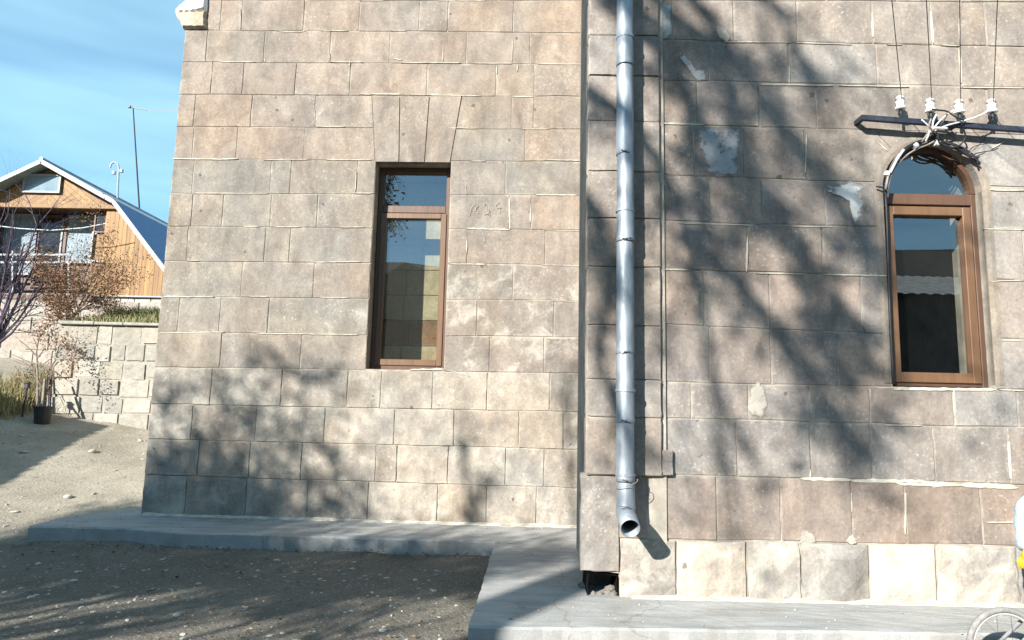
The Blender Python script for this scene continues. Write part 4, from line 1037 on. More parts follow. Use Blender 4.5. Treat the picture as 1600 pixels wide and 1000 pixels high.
# diagonal gable boards
def clip(poly, a, b, c):          # keep a*x + b*z <= c
    out = []
    for i in range(len(poly)):
        p, q = poly[i], poly[(i+1) % len(poly)]; fp, fq = a*p[0]+b*p[1]-c, a*q[0]+b*q[1]-c
        if fp <= 0: out.append(p)
        if fp * fq < 0: t = fp / (fp - fq); out.append((p[0] + (q[0]-p[0]) * t, p[1] + (q[1]-p[1]) * t))
    return out
for side in (1, -1):
    X = (lambda q: q) if side > 0 else mir
    reg = [(ap_.x + .002, beam_z + .06), (kn.x - .02, beam_z + .06), (kn.x - .02, kn.z - .16), (ap_.x + .002, ap_.z - .14)]
    dx, dz = .62, .78
    c = -40.
    vals = [dx * p[0] + dz * p[1] for p in reg]; c = min(vals)
    while c < max(vals):
        pg = clip(clip(reg, dx, dz, c + .142), -dx, -dz, -c)
        if len(pg) >= 3 and abs(sum(pg[i][0]*pg[(i+1) % len(pg)][1] - pg[(i+1) % len(pg)][0]*pg[i][1] for i in range(len(pg)))) > .01:
            board([(X(x), z) for x, z in pg], HY + .004 + random.uniform(-.004, .004), PINE)
        c += .15
m = MB(); m.cbox((mir(kn.x) - .1, HY - .10, beam_z - .09), (kn.x + .05, HY + .03, beam_z + .06), .012); m.build('beam', PINE, HO)
# attic window
def hwin(px0, py0, px1, py1, y, frame, pane_m, name='window', t=.055):
    a, b = hp(px0, py0, y), hp(px1, py1, y); x0, x1, z1, z0 = a.x, b.x, a.z, b.z
    m = MB()
    for q in ((x0, z0, x0 + t, z1), (x1 - t, z0, x1, z1), (x0 + t, z0, x1 - t, z0 + t), (x0 + t, z1 - t, x1 - t, z1)): m.box((q[0], y - .05, q[1]), (q[2], y + .03, q[3]))
    o = m.build(name, frame, HO)
    p = MB(); p.box((x0 + t, y - .012, z0 + t), (x1 - t, y - .004, z1 - t)); p.build('pane', pane_m, o); return o
HGLASS = pmat('house_glass', (.16, .22, .265), (.23, .29, .33), 2, .08, 0)
DKGLASS = pmat('dark_doorway_glass', (.012, .012, .014), (.03, .03, .032), 2, .12, 0)
o = hwin(39, 272, 94, 302, HY - .04, TRIM, HGLASS); o['label'] = 'small white framed attic window'
# veranda: back wall, panes, door
VY = HY + .93
m = MB(); m.box((mir(xv) + .01, HY - .3, zbase - .25), (xv - .01, VY - .01, zbase - .03)); m.build('veranda_floor', PINE_D, HO)
hwin(6, 334, 54, 430, VY - .06, TRIM, CURTAIN)
hwin(100, 337, 148, 412, VY - .06, TRIM, CURTAIN)
o = hwin(62, 336, 96, 452, VY - .06, PINE_D, DKGLASS, 'door', .09); a_ = hp(90, 398, VY - .12); h_ = MB(); h_.tube([a_, a_ + Vector((-.1, 0, 0))], .012, 6); h_.build('handle', TRIM, o)
hwin(-52, 336, -8, 430, VY - .06, TRIM, CURTAIN)
o = hwin(150, 334, 166, 364, HY + .2, PINE_D, DKGLASS, t=.04)
for z_ in (398, 410):
    m = MB(); a_, b_ = hp(-60, z_, HY - .22), hp(112, z_, HY - .22); m.bar(a_, b_, .05, .06); m.build('railing', TRIM, HO)
for px in (-50, 20, 108):
    m = MB(); a_, b_ = hp(px, 392, HY - .22), hp(px, 470, HY - .22); m.bar(a_, b_, .06, .06, (0, 1, 0)); m.build('railing_post', TRIM, HO)
m = MB(); a_, b_, c_ = hp(146, 362, HY - .06), hp(141, 407, HY - .06), hp(161, 409, HY - .06); m.bar(a_, b_, .05, .05, (0, 1, 0)); m.bar(b_, c_, .05, .05); m.build('corner_trim', TRIM, HO)
board([(hp(143, 400).x, zbase), (xv, zbase), (xv, hp(150, 366).z), (hp(146, 366).x, hp(150, 366).z)], HY + .0, PINE, 'parapet_panel')
# roof sheets and barge boards
ov = .45; yb = HY + 9
def sheet(a, b, mat, name='roof_sheet', th=.05):
    n = Vector((-(b[1]-a[1]), b[0]-a[0])); n.normalize(); n = n if n.y > 0 else -n
    m = MB(); m.prism([(a[0], HY - ov, a[1]), (b[0], HY - ov, b[1]), (b[0] + n.x * th, HY - ov, b[1] + n.y * th), (a[0] + n.x * th, HY - ov, a[1] + n.y * th)], (0, yb - HY + ov, 0)); return fixn(m.build(name, mat, HO))
eR = (exR + .12, zbase + sl * .12)
r1 = sheet((ap_.x, ap_.z - .03), (kn.x, kn.z - .03), ROOF_G); sheet((mir(kn.x), kn.z - .03), (ap_.x, ap_.z - .03), ROOF_G)
r2 = sheet((kn.x + .005, kn.z - .04), eR, ROOF_B); sheet((mir(eR[0]), eR[1]), (mir(kn.x) - .005, kn.z - .04), ROOF_B)
for (a_, b_) in (((ap_.x, ap_.z), (kn.x, kn.z)), ((kn.x, kn.z), eR), ((mir(kn.x), kn.z), (ap_.x, ap_.z)), ((mir(eR[0]), eR[1]), (mir(kn.x), kn.z))):
    m = MB(); m.bar((a_[0], HY - ov - .022, a_[1] - .05), (b_[0], HY - ov - .022, b_[1] - .05), .035, .13); m.build('barge_board', TRIM, HO)
m = MB(); m.tube([(ap_.x, HY - ov - .03, ap_.z + .04), (ap_.x, yb, ap_.z + .04)], .06, 8); m.build('ridge_cap', ROOF_G, HO)
# stone plinth under the house
plh = Plane((0, HY - .05, 0), (1, 0, 0)); random.seed(15)
x = mir(exR)
while x < exR:
    w_ = random.uniform(.35, .6)
    for zr in ((3.86, 4.14), (4.15, 4.42)):
        stone(plh, x, min(x + w_, exR), lambda u, z=zr[0]: z, lambda u, z=zr[1]: z, QUARRY, HO, jit((.44, .41, .35), .15), 1, rough=.014, depth=.12, step=.12, gap=.008, bev=.012)
    x += w_
m = MB(); m.box((mir(exR), HY - .02, 3.4), (exR, HY + 8, 4.40)); m.build('foundation', MORTAR2, HO)
m = MB(); m.cbox((mir(exR) - .05, HY - .16, 4.425), (exR + .05, HY + .0, 4.475), .012); m.build('plinth_cap', TRIM, HO)
# aerial mast and hooked pole behind the roof
AN = empty('antenna_mast', hp(218, 330, 22), 'tall thin antenna mast with a crossbar behind the house roof', 'antenna')
m = MB(); m.tube([hp(219, 345, 22), hp(208, 168, 22)], [.035, .024], 8); m.build('mast', CABLE_B, AN)
m = MB(); m.bar(hp(200, 167, 22), hp(229, 172, 22), .03, .035); m.build('crossbar', CABLE_B, AN)
m = MB(); m.bar(hp(226, 172, 22), hp(283, 173, 22), .012, .014); m.build('boom', CABLE_G, AN)
m = MB(); q = hp(203, 167, 22); m.cbox(q - Vector((.06, .05, .05)), q + Vector((.05, .05, .05)), .015); m.build('mast_clamp', CABLE_B, AN)
HK = empty('hooked_pole', hp(183, 322, 20), 'slim white hooked pole with two small fittings beside the antenna mast', 'pole')
m = MB(); m.tube([hp(*p, 20) for p in ((183, 330), (184, 300), (185, 275), (186, 264), (184, 256), (179, 253), (174, 256), (172, 262))], .035, 8); m.build('pole', TRIM, HK)
for px, py in ((178, 270), (190, 267)):
    q = hp(px, py, 19.95); m = MB(); m.cbox(q - Vector((.06, .05, .07)), q + Vector((.06, .05, .07)), .02); m.build('fitting', TRIM, HK)
m = MB(); P = [hp(px, py, HY - .7) for px, py in ((-20, 351), (30, 357), (80, 360), (130, 356), (167, 349))]; m.tube(P, .014, 5); tag(m.build('washing_line', CABLE_W), 'thin pale line slung across the house veranda', 'line')

# ------------------------------------------------------------------ plants
def twigs(m, p, d, L, r, depth, rng, spread=.6, droop=0., n_child=3, seg=4, tips=None, nsides=4, up=0.):
    pts = [Vector(p)]; rs = [r]; d = Vector(d).normalized()
    for i in range(seg):
        d = (d + Vector((rng.gauss(0, .13), rng.gauss(0, .13), rng.gauss(0, .1) - droop + up))).normalized()
        pts.append(pts[-1] + d * (L / seg)); rs.append(r * (1 - .6 * (i + 1) / seg))
    m.tube(pts, rs, nsides, cap=False)
    if tips is not None and depth <= 1: tips += pts[1:]
    if depth > 0:
        for k in range(n_child):
            i = rng.randint(max(1, seg // 3), seg); q = pts[i]
            a = Vector((rng.gauss(0, 1), rng.gauss(0, 1), rng.gauss(0, .7))).normalized()
            twigs(m, q, (d + a * spread), L * rng.uniform(.5, .78), rs[i] * .72, depth - 1, rng, spread, droop, n_child, max(2, seg - 1), tips, max(3, nsides - 1), up)
def leaves(m, pts, n, size, rng, jitter):
    for _ in range(n):
        p = rng.choice(pts) + Vector((rng.gauss(0, jitter), rng.gauss(0, jitter), rng.gauss(0, jitter)))
        a = Vector((rng.gauss(0, 1), rng.gauss(0, 1), rng.gauss(0, 1))).normalized(); b = a.orthogonal().normalized(); s = size * rng.choice((.45, .6, .8, 1., 1.25, 1.6))
        k = a.cross(b) * .12 * s
        m.raw([p - a * s, p + b * s * .45 + k, p + a * s, p - b * s * .45 + k], [(0, 1, 2, 3)])
rng = random.Random(3)
# russet shrub hanging over the end of the retaining wall
base = aty(105, 520, 7.0); base.z = terrace_h(base.x, 7.0)
SH = empty('russet_shrub', base, 'russet leaved shrub hanging over the end of the cream retaining wall', 'shrub')
m = MB(); lf = MB(); tips = []
for px, py, y in ((75, 420, 6.9), (95, 400, 7.3), (120, 392, 7.1), (145, 400, 7.4), (165, 420, 7.0), (150, 450, 6.7), (120, 450, 6.6), (88, 470, 6.5), (75, 520, 6.3), (85, 560, 6.15), (70, 590, 6.1), (62, 470, 6.8), (135, 480, 6.6), (178, 450, 7.3), (100, 430, 6.6)):
    e = aty(px, py, y); d = e - base
    twigs(m, base + Vector((rng.gauss(0, .06), rng.gauss(0, .06), 0)), d, d.length * .8, .016, 3, rng, .55, .02, 3, 5, tips)
leaves(lf, tips, 17000, .016, rng, .07)
m.build('branches', TWIG, SH); lf.build('foliage', LEAF_R, SH)
# bare tree at the left edge
base = aty(-26, 690, 6.6); base.z = ground_h(base.x, 6.6) - .05
BT = empty('bare_tree', base, 'leafless purple barked tree at the left edge before the wooden house', 'tree')
m = MB(); m2 = MB(); tips = []
fork = aty(-14, 545, 6.6)
m.tube([base, base.lerp(fork, .5) + Vector((.03, 0, 0)), fork], [.06, .05, .045], 9)
for px, py, y in ((30, 468, 6.5), (52, 478, 6.4), (10, 400, 6.8), (38, 380, 6.9), (60, 400, 7.0), (-10, 350, 6.6), (22, 345, 6.4), (-40, 400, 6.8), (70, 440, 6.9), (4, 450, 6.3), (58, 350, 6.9)):
    e = aty(px, py, y); d = e - fork; ln = d.length
    mid = fork + d * .5 + Vector((0, 0, -.1)); m.tube([fork, mid, e], [.03, .018, .009], 6)
    for k in range(7):
        q = fork.lerp(e, rng.uniform(.35, 1)); twigs(m2, q, d.normalized() + Vector((rng.gauss(0, .7), rng.gauss(0, .7), rng.gauss(.3, .5))), ln * rng.uniform(.3, .5), .009, 2, rng, .6, -.02, 3, 4, None, 4)
m.build('trunk', BARK_P, BT); m2.build('crown', BARK_P, BT)
# young sapling beside the poles
base = aty(56, 668, 6.0); base.z = ground_h(base.x, 6.0)
YT = empty('young_tree', base, 'slender pale sapling with bare sideways twigs left of the leaning poles', 'tree')
m = MB(); m2 = MB(); top = aty(57, 552, 6.0); m.tube([base, base.lerp(top, .5) + Vector((.015, 0, 0)), top], [.022, .017, .012], 8)
for px, py, q in ((16, 548, .8), (10, 562, .78), (40, 580, .75), (78, 575, .85), (70, 548, .9), (62, 520, 1), (30, 530, .95), (72, 610, .6)):
    p = base.lerp(top, q); e = aty(px, py, 5.95); d = e - p; twigs(m2, p, d, d.length, .010, 2, rng, .5, 0, 2, 4, None, 4)
PALEB = pmat('pale_bark', (.16, .14, .12), (.27, .245, .21), 14, .9, .4, 50, .003)
m.build('trunk', PALEB, YT); m2.build('crown', TWIG, YT)
# leaning poles in a black bucket
for k, (a_, b_, mt, lab) in enumerate((((60, 676), (70, 592), PALEB, 'pale wooden pole leaning leftmost in the black bucket'), ((64, 678), (74, 590), BARK, 'dark wooden pole leaning in the black bucket'), ((69, 680), (76, 618), PALEB, 'short pale stake leaning in the black bucket'), ((74, 682), (80, 588), BARK_P, 'purple grey pole rightmost in the black bucket'))):
    m = MB(); p0, p1 = aty(*a_, 5.62 + .03 * k), aty(*b_, 5.85 + .03 * k); p0.z = ground_h(p0.x, p0.y) + .03
    m.tube([p0, p0.lerp(p1, .5) + Vector((.008 * (-1) ** k, 0, 0)), p1], [.021, .019, .016], 8); tag(m.build('wooden_pole', mt), lab, 'pole', 'poles leaning in the bucket')
bc = aty(63, 680, 5.58); bc.z = ground_h(bc.x, 5.58) - .01
BK = empty('bucket', bc, 'black plastic bucket at the end of the retaining wall', 'bucket')
m = MB(); m.lathe(bc, (0, 0, 1), [(.001, .0), (.098, 0), (.118, .23), (.127, .232), (.127, .252), (.116, .252), (.095, .02), (.001, .02)], 20); fixn(m.build('body', BLACKP, BK))
m = MB(); m.tube([bc + Vector((.126 * math.cos(t), .03, .24 + .10 * math.sin(t))) for t in [math.pi * i / 10 for i in range(11)]], .004, 5); m.build('handle', IRON, BK)
# solar stake light
sl0 = aty(30, 690, 5.7); sl0.z = ground_h(sl0.x, 5.7); sl1 = aty(42, 607, 5.7)
GL = empty('garden_light', sl0, 'small dark garden light on a thin stake in the dry grass', 'lamp')
m = MB(); m.tube([sl0, sl1], .012, 6); m.build('stake', IRON, GL)
m = MB(); m.cbox(sl1 - Vector((.03, .03, .0)), sl1 + Vector((.03, .03, .075)), .006); m.build('lamp_head', BARK_P, GL)
m = MB(); m.cbox(sl1 + Vector((-.042, -.042, .076)), sl1 + Vector((.042, .042, .092)), .004); m.build('lamp_cap', IRON, GL)
# grasses
def blades(name, mat, pts_fn, n, h0, h1, w, rng, label):
    m = MB()
    for _ in range(n):
        p = pts_fn()
        a = rng.uniform(0, 6.28); h = rng.uniform(h0, h1); lean = Vector((rng.gauss(0, .25), rng.gauss(0, .25), 0)) * h
        s = Vector((math.cos(a), math.sin(a), 0)) * w
        m.raw([p - s, p + s, p + lean * .45 + Vector((0, 0, h * .6)) + s * .6, p + lean * .45 + Vector((0, 0, h * .6)) - s * .6, p + lean + Vector((0, 0, h * .93))], [(0, 1, 2, 3), (3, 2, 4)])
    return tag(m.build(name, mat), label, 'grass', kind='stuff')
def gp1():
    c = aty(rng.uniform(-60, 40), 685, 6.0); y = rng.uniform(5.4, 7.4); x = c.x + rng.gauss(0, .1); return Vector((x, y, ground_h(x, y) - .01))
blades('dry_grass', GRASS_D, gp1, 2200, .25, .62, .006, rng, 'tall dry yellow grass at the left edge')
def gp2():
    y = 6.4 + abs(rng.gauss(0, 1)) * 1.7; x = rng.uniform(-7.35, -3.9); return Vector((x, y, terrace_h(x, y) - .01))
blades('meadow_grass', GRASS_G, gp2, 6500, .08, .24, .008, rng, 'green and straw coloured grass on the terrace')
# stones lying on the earth
def pebble(m, p, s, rng, sub=1):
    bm = bmesh.new(); bmesh.ops.create_icosphere(bm, subdivisions=sub, radius=1)
    k = rng.random() * 50; sc = Vector((s * rng.uniform(.8, 1.5), s * rng.uniform(.7, 1.2), s * rng.uniform(.35, .75))); rz = Matrix.Rotation(rng.uniform(0, 6.3), 3, 'Z')
    bm.verts.index_update()
    V = [p + rz @ Vector([v.co[i] * sc[i] * (1 + .35 * noise.noise(v.co * 1.3 + Vector((k, k, k)))) for i in range(3)]) for v in bm.verts]
    F = [tuple(v.index for v in f.verts) for f in bm.faces]; bm.free(); m.raw(V, F)
m = MB(); cnt = 0
while cnt < 900:
    if cnt < 420: x, y = rng.uniform(-7.5, -3.6), rng.uniform(1.5, 6.1)
    else: x, y = rng.uniform(-4.5, -.3), rng.uniform(-1.2, 1.45)
    if y > 1.2 and x > -4.35 and y < 2.4: continue
    if x < -5.4 - (y - 2) * .9 and y < 5: pass
    pebble(m, Vector((x, y, ground_h(x, y) + .0)), abs(rng.gauss(.006, .007)) + .004, rng, 1); cnt += 1
for k in range(260):
    q = rng.random()
    if q < .45: x = rng.uniform(-4.1, .3); y = 2.1 - .018 * x - .03 - abs(rng.gauss(0, .09))
    elif q < .7: x = rng.uniform(-4.2, .3); y = rng.uniform(1.5, 2.05)
    else: x = rng.uniform(-.15, 3.2); y = rng.uniform(-.5, -.04)
    pebble(m, Vector((x, y, slab_z(y) + .002)), abs(rng.gauss(.003, .004)) + .002, rng, 1)
tag(m.build('gravel', ROCK), 'small loose stones scattered on the earth', 'gravel', kind='stuff')
m = MB()
for _ in range(1500):
    q = rng.random()
    if q < .6: x, y = rng.uniform(-4.6, -.25), rng.uniform(-1.2, 1.5); z = ground_h(x, y) + .012
    elif q < .8: x = rng.uniform(-4.2, -.3); y = 1.44 - abs(rng.gauss(0, .10)); z = ground_h(x, y) + .014
    else: x, y = rng.uniform(-7.3, -4.2), rng.uniform(2.2, 6.1); z = ground_h(x, y) + .012
    a = rng.uniform(0, 6.28); d = Vector((math.cos(a), math.sin(a), rng.gauss(0, .25))); e = Vector((-math.sin(a), math.cos(a), rng.gauss(0, .35))); sz = rng.uniform(.006, .02); p = Vector((x, y, z + rng.uniform(0, .008)))
    m.raw([p - d * sz, p + e * sz * .5 + Vector((0, 0, sz * .2)), p + d * sz, p - e * sz * .5], [(0, 1, 2, 3)])
LITTER = pmat('dead_leaf_litter', (.07, .05, .03), (.26, .19, .11), 30, .9, 0)
tag(m.build('leaf_litter', LITTER), 'dead leaves and chips lying on the earth', 'leaves', kind='stuff')
locs = [(106, 778, .045, 'flat pale stone lying nearest the slab on the lit slope'), (147, 774, .03, 'small grey stone right of the flat pale stone on the slope'), (24, 802, .035, 'pale stone at the left edge of the lit slope'), (35, 708, .05, 'white flat stone beside the dry grass'), (219, 690, .035, 'pale stone below the church corner'), (180, 736, .028, 'small white stone mid slope in the sun'), (345, 857, .02, 'tiny white stone just below the slab front'), (276, 963, .022, 'small pale stone in the shaded foreground'), (145, 707, .05, 'greyish lump of rubble at the shadow edge')]
for px, py, s, lab in locs:
    p = None
    for k in range(400):                      # march the view ray to the ground
        q = EYE + ray(px, py) * (2 + k * .03)
        if q.z < ground_h(q.x, q.y): p = q; break
    if p is None: continue
    m = MB(); pebble(m, Vector((p.x, p.y, ground_h(p.x, p.y) + s * .2)), s, rng, 2); tag(m.build('loose_stone', ROCK), lab, 'stone', 'loose stones on the ground')
# ------------------------------------------------------------------ child on a small bicycle at the right edge
random.seed(77)
Cw = aty(1572, 1012, -.8); RW = .19
BKE = empty('bicycle', (Cw.x + .38, -.8, Cw.z - RW), 'small child bicycle with grey tyre in the bottom right corner', 'bicycle')
TYRE = pmat('grey_tyre', (.16, .155, .145), (.26, .25, .235), 40, .8, 0); ALU = pmat('silver_rim', (.62, .61, .57), (.74, .72, .68), 20, .35, 0, metal=.5); YELP = pmat('yellow_plastic', (.55, .38, .015), (.62, .45, .03), 10, .45, 0); BLUEP = pmat('grey_bicycle_paint', (.16, .16, .17), (.24, .24, .25), 10, .35, 0)
def torus(m, c, R, r, n=48, k=10, sx=1.):
    b = len(m.v)
    for i in range(n):
        a = 2*math.pi*i/n
        for j in range(k):
            t = 2*math.pi*j/k; q = R + r * math.cos(t); m.v.append(Vector(c) + Vector((q * math.cos(a), r * math.sin(t) * sx, q * math.sin(a))))
    for i in range(n):
        for j in range(k): m.f.append((b + i*k + j, b + i*k + (j+1) % k, b + ((i+1) % n)*k + (j+1) % k, b + ((i+1) % n)*k + j))
def wheel(c):
    m = MB(); torus(m, c, RW - .030, .008, 48, 8, 1.4); w_ = m.build('wheel', ALU, BKE, smooth=True)
    m = MB(); torus(m, c, RW - .014, .015, 48, 10, 1.1); m.build('tyre', TYRE, w_, smooth=True)
    m = MB(); m.tube([c + Vector((0, -.045, 0)), c + Vector((0, .045, 0))], .018, 12); m.build('hub', ALU, w_)
    for i in range(14):
        a = 2 * math.pi * i / 14; m = MB(); m.tube([c + Vector((.016 * math.cos(a + .9 * (-1) ** i), .03 * (-1) ** i, .016 * math.sin(a + .9 * (-1) ** i))), c + Vector(((RW - .034) * math.cos(a), 0, (RW - .034) * math.sin(a)))], .0008, 4); m.build('spoke', IRON, w_)
wheel(Cw); Cr = Cw + Vector((.80, 0, 0)); wheel(Cr)
hd = aty(1630, 925, -.8); bb = Cw + Vector((.45, 0, .03)); st = Cw + Vector((.62, 0, .33)); grip = aty(1611, 884, -.68)
hbz = grip.z
m = MB(); m.tube([hd + Vector((-.01, 0, .04)), hd + Vector((.01, 0, -.06))], .018, 10)
m.tube([hd, bb], .016, 10); m.tube([hd + Vector((.005, 0, -.04)), bb + Vector((-.02, 0, .01))], .012, 8); m.tube([bb, st], .015, 10)
for s in (-1, 1): m.tube([bb + Vector((0, .03 * s, 0)), Cr + Vector((0, .055 * s, 0))], .008, 8); m.tube([st + Vector((-.01, .02 * s, -.06)), Cr + Vector((0, .055 * s, 0))], .008, 8)
m.build('frame', BLUEP, BKE, smooth=True)
m = MB()
for s in (-1, 1): m.tube([hd + Vector((.01, .035 * s, -.06)), (hd + Vector((.01, .045 * s, -.06))).lerp(Cw + Vector((0, .055 * s, 0)), .5), Cw + Vector((0, .055 * s, 0))], .009, 8)
m.bar(hd + Vector((.01, -.045, -.06)), hd + Vector((.01, .045, -.06)), .03, .02); m.build('fork', BLUEP, BKE)
m = MB(); top = Vector((hd.x + .02, -.8, hbz - .03)); m.tube([hd, top], .012, 8); m.tube([(grip.x, -.96, hbz), (top.x + .03, -.88, hbz - .01), (top.x, -.8, hbz - .03), (top.x + .03, -.72, hbz - .01), (grip.x, -.64, hbz)], .010, 8); hb_ = m.build('handlebar', ALU, BKE, smooth=True)
for y0, y1 in ((-.99, -.89), (-.71, -.61)):
    m = MB(); m.tube([(grip.x, y0, hbz), (grip.x, y1, hbz)], [.019, .016], 12); m.build('grip', YELP, hb_)
m = MB(); m.lathe(st + Vector((.0, 0, .04)), (0, 0, 1), [(.001, 0), (.07, .0), (.085, .02), (.075, .045), (.001, .05)], 16); m.tube([st + Vector((-.14, 0, .06)), st + Vector((0, 0, .06))], [.025, .06], 10); m.tube([st, st + Vector((0, 0, .05))], .012, 8); m.build('saddle', BLACKP, BKE, smooth=True)
m = MB(); torus(m, bb + Vector((0, -.04, 0)), .06, .006, 24, 6)
m.bar(bb + Vector((0, -.06, 0)), bb + Vector((-.09, -.06, -.06)), .015, .02); m.bar(bb + Vector((0, .06, 0)), bb + Vector((.09, .06, .06)), .015, .02); m.build('crank', ALU, BKE)
for s, d in ((-1, Vector((-.09, -.10, -.06))), (1, Vector((.09, .10, .06)))): m = MB(); p = bb + d; m.cbox(p - Vector((.04, .035, .01)), p + Vector((.04, .035, .01)), .004); m.build('pedal', BLACKP, BKE)

PE = empty('person', (st.x, -.8, Cw.z - RW), 'person in pale blue puffer jacket with yellow glove at the right edge', 'person')
SKIN = pmat('skin', (.50, .30, .22), (.56, .34, .25), 8, .55, 0); JACK = pmat('pale_blue_nylon', (.34, .46, .56), (.44, .56, .64), 6, .55, .8, 18, .012); TROU = pmat('dark_trousers', (.03, .035, .05), (.05, .055, .075), 20, .85, .3, 60, .003); HAT = pmat('knit_hat', (.30, .05, .06), (.36, .07, .08), 40, .9, .5, 90, .004)
hip = st + Vector((-.02, 0, .13)); neck = Vector((Cw.x + .60, -.8, .99)); headc = neck + Vector((-.035, 0, .17))
shN = Vector((neck.x - .05, -.97, .92)); shF = Vector((neck.x - .03, -.63, .93)); elF = aty(1613, 800, -.6); elN = Vector((elF.x + .02, -1.0, elF.z)); hN = Vector((grip.x + .005, -.94, hbz + .03)); hF = Vector((grip.x + .005, -.66, hbz + .03))
kN = Vector((hip.x - .26, -.93, hip.z - .06)); kF = Vector((hip.x - .22, -.68, hip.z - .02)); fN = bb + Vector((-.08, -.12, -.02)); fF = bb + Vector((.08, .12, .10))
def skin_body(name, joints, edges, rads, mat, parent, root=0, sub=2):
    org = joints[root]; me = bpy.data.meshes.new(name); me.from_pydata([j - org for j in joints], edges, []); me.materials.append(mat)
    o = bpy.data.objects.new(name, me); COL.objects.link(o); o.parent = parent; o.location = org - wloc(parent)
    sk = o.modifiers.new('skin', 'SKIN'); sk.use_smooth_shade = True
    for i, r in enumerate(rads): me.skin_vertices[0].data[i].radius = (r, r); me.skin_vertices[0].data[i].use_root = (i == root)
    ss = o.modifiers.new('sub', 'SUBSURF'); ss.levels = sub; ss.render_levels = sub; return o
J = [hip, hip.lerp(neck, .5), neck - Vector((0, 0, .06)), neck, headc - Vector((0, 0, .04)), headc + Vector((0, 0, .05)), shN, elN, hN, shF, elF, hF, hip + Vector((0, -.07, -.02)), kN, fN, fN + Vector((-.10, 0, -.03)), hip + Vector((0, .07, -.02)), kF, fF, fF + Vector((-.10, 0, -.03)), headc + Vector((-.095, 0, -.01))]
Ed = [(0,1),(1,2),(2,3),(3,4),(4,5),(2,6),(6,7),(7,8),(2,9),(9,10),(10,11),(0,12),(12,13),(13,14),(14,15),(0,16),(16,17),(17,18),(18,19),(4,20)]
Rd = [.10,.10,.09,.045,.085,.09,.045,.036,.026,.045,.036,.026,.07,.055,.035,.03,.07,.055,.035,.03,.014]
skin_body('body', J, Ed, Rd, SKIN, PE)
# jacket: quilted torso and sleeves
def puff(m, pts, rads_, k, amp, n=18, squash=1.):
    P = []; Rr = []
    L = [0.]
    for a, b in zip(pts[:-1], pts[1:]): L.append(L[-1] + (b - a).length)
    N_ = 40
    for i in range(N_ + 1):
        s = L[-1] * i / N_; j = max(q for q in range(len(L)) if L[q] <= s + 1e-9); j = min(j, len(pts) - 2); t = (s - L[j]) / (L[j+1] - L[j])
        P.append(pts[j].lerp(pts[j+1], t)); r0 = rads_[j] + (rads_[j+1] - rads_[j]) * t
        Rr.append(r0 + amp * (abs(math.sin(math.pi * k * i / N_)) ** .6 - .5) + .004 * noise.noise(Vector((i * .7, k, 1))))
    m.tube(P, Rr, n)
m = MB()
puff(m, [hip + Vector((-.01, 0, -.06)), hip.lerp(neck, .35), hip.lerp(neck, .7) + Vector((-.02, 0, 0)), neck + Vector((-.01, 0, .02))], [.15, .165, .155, .075], 6, .014, 22)
for sh_, el, ha in ((shN, elN, hN), (shF, elF, hF)):
    puff(m, [sh_ + (neck - sh_) * .35, sh_, sh_.lerp(el, .55), el, el.lerp(ha, .5), ha + (el - ha) * .16], [.085, .088, .080, .076, .066, .050], 7, .010, 18)
m.build('jacket', JACK, PE, smooth=True)
m = MB()
for h2, k2, f2 in ((hip + Vector((0, -.07, -.03)), kN, fN), (hip + Vector((0, .07, -.03)), kF, fF)): m.tube([h2 + Vector((.04, 0, .02)), h2, h2.lerp(k2, .5), k2, k2.lerp(f2, .5), f2 + Vector((0, 0, .05))], [.08, .095, .083, .068, .058, .05], 14)
m.build('trousers', TROU, PE, smooth=True)
for f2 in (fN, fF): m = MB(); m.tube([f2 + Vector((.05, 0, .0)), f2 + Vector((.0, 0, .015)), f2 + Vector((-.07, 0, -.005)), f2 + Vector((-.13, 0, -.015))], [.032, .042, .038, .022], 12); m.build('shoe', BLACKP, PE, smooth=True)
for ha in (hN, hF):
    m = MB(); m.tube([ha + Vector((.015, 0, .045)), ha + Vector((.004, 0, .015)), ha + Vector((0, 0, -.012))], [.030, .034, .026], 12)
    for q in range(4): y = ha.y - .027 + .018 * q; m.tube([(ha.x - .012, y, ha.z), (ha.x - .034, y, ha.z - .018), (ha.x - .030, y, ha.z - .042), (ha.x - .008, y, ha.z - .050)], [.0095, .0095, .009, .008], 8)
    m.tube([(ha.x + .01, ha.y + .025, ha.z + .01), (ha.x + .03, ha.y + .03, ha.z - .015), (ha.x + .02, ha.y + .02, ha.z - .04)], [.011, .0105, .009], 8); m.build('glove', YELP, PE, smooth=True)
m = MB(); m.lathe(headc + Vector((.012, 0, .0)), (-.1, 0, 1), [(.112, .03), (.116, .045), (.114, .08), (.098, .12), (.06, .15), (.001, .16)], 22); m.lathe(headc + Vector((.012, 0, .0)), (-.1, 0, 1), [(.114, .025), (.121, .03), (.121, .06), (.114, .065)], 22); m.build('hat', HAT, PE, smooth=True)
for s in (-1, 1):
    m = MB(); m.lathe(headc + Vector((-.083, .032 * s, .012)), (-1, .2 * s, 0), [(.012, 0), (.009, .006), (.001, .008)], 10); m.build('eye', BLACKP, PE)
m = MB(); m.tube([headc + Vector((-.083, -.022, -.045)), headc + Vector((-.092, 0, -.048)), headc + Vector((-.083, .022, -.045))], .006, 6); m.build('mouth', pmat('lips', (.45, .18, .15), (.5, .2, .17), 8, .5, 0), PE)

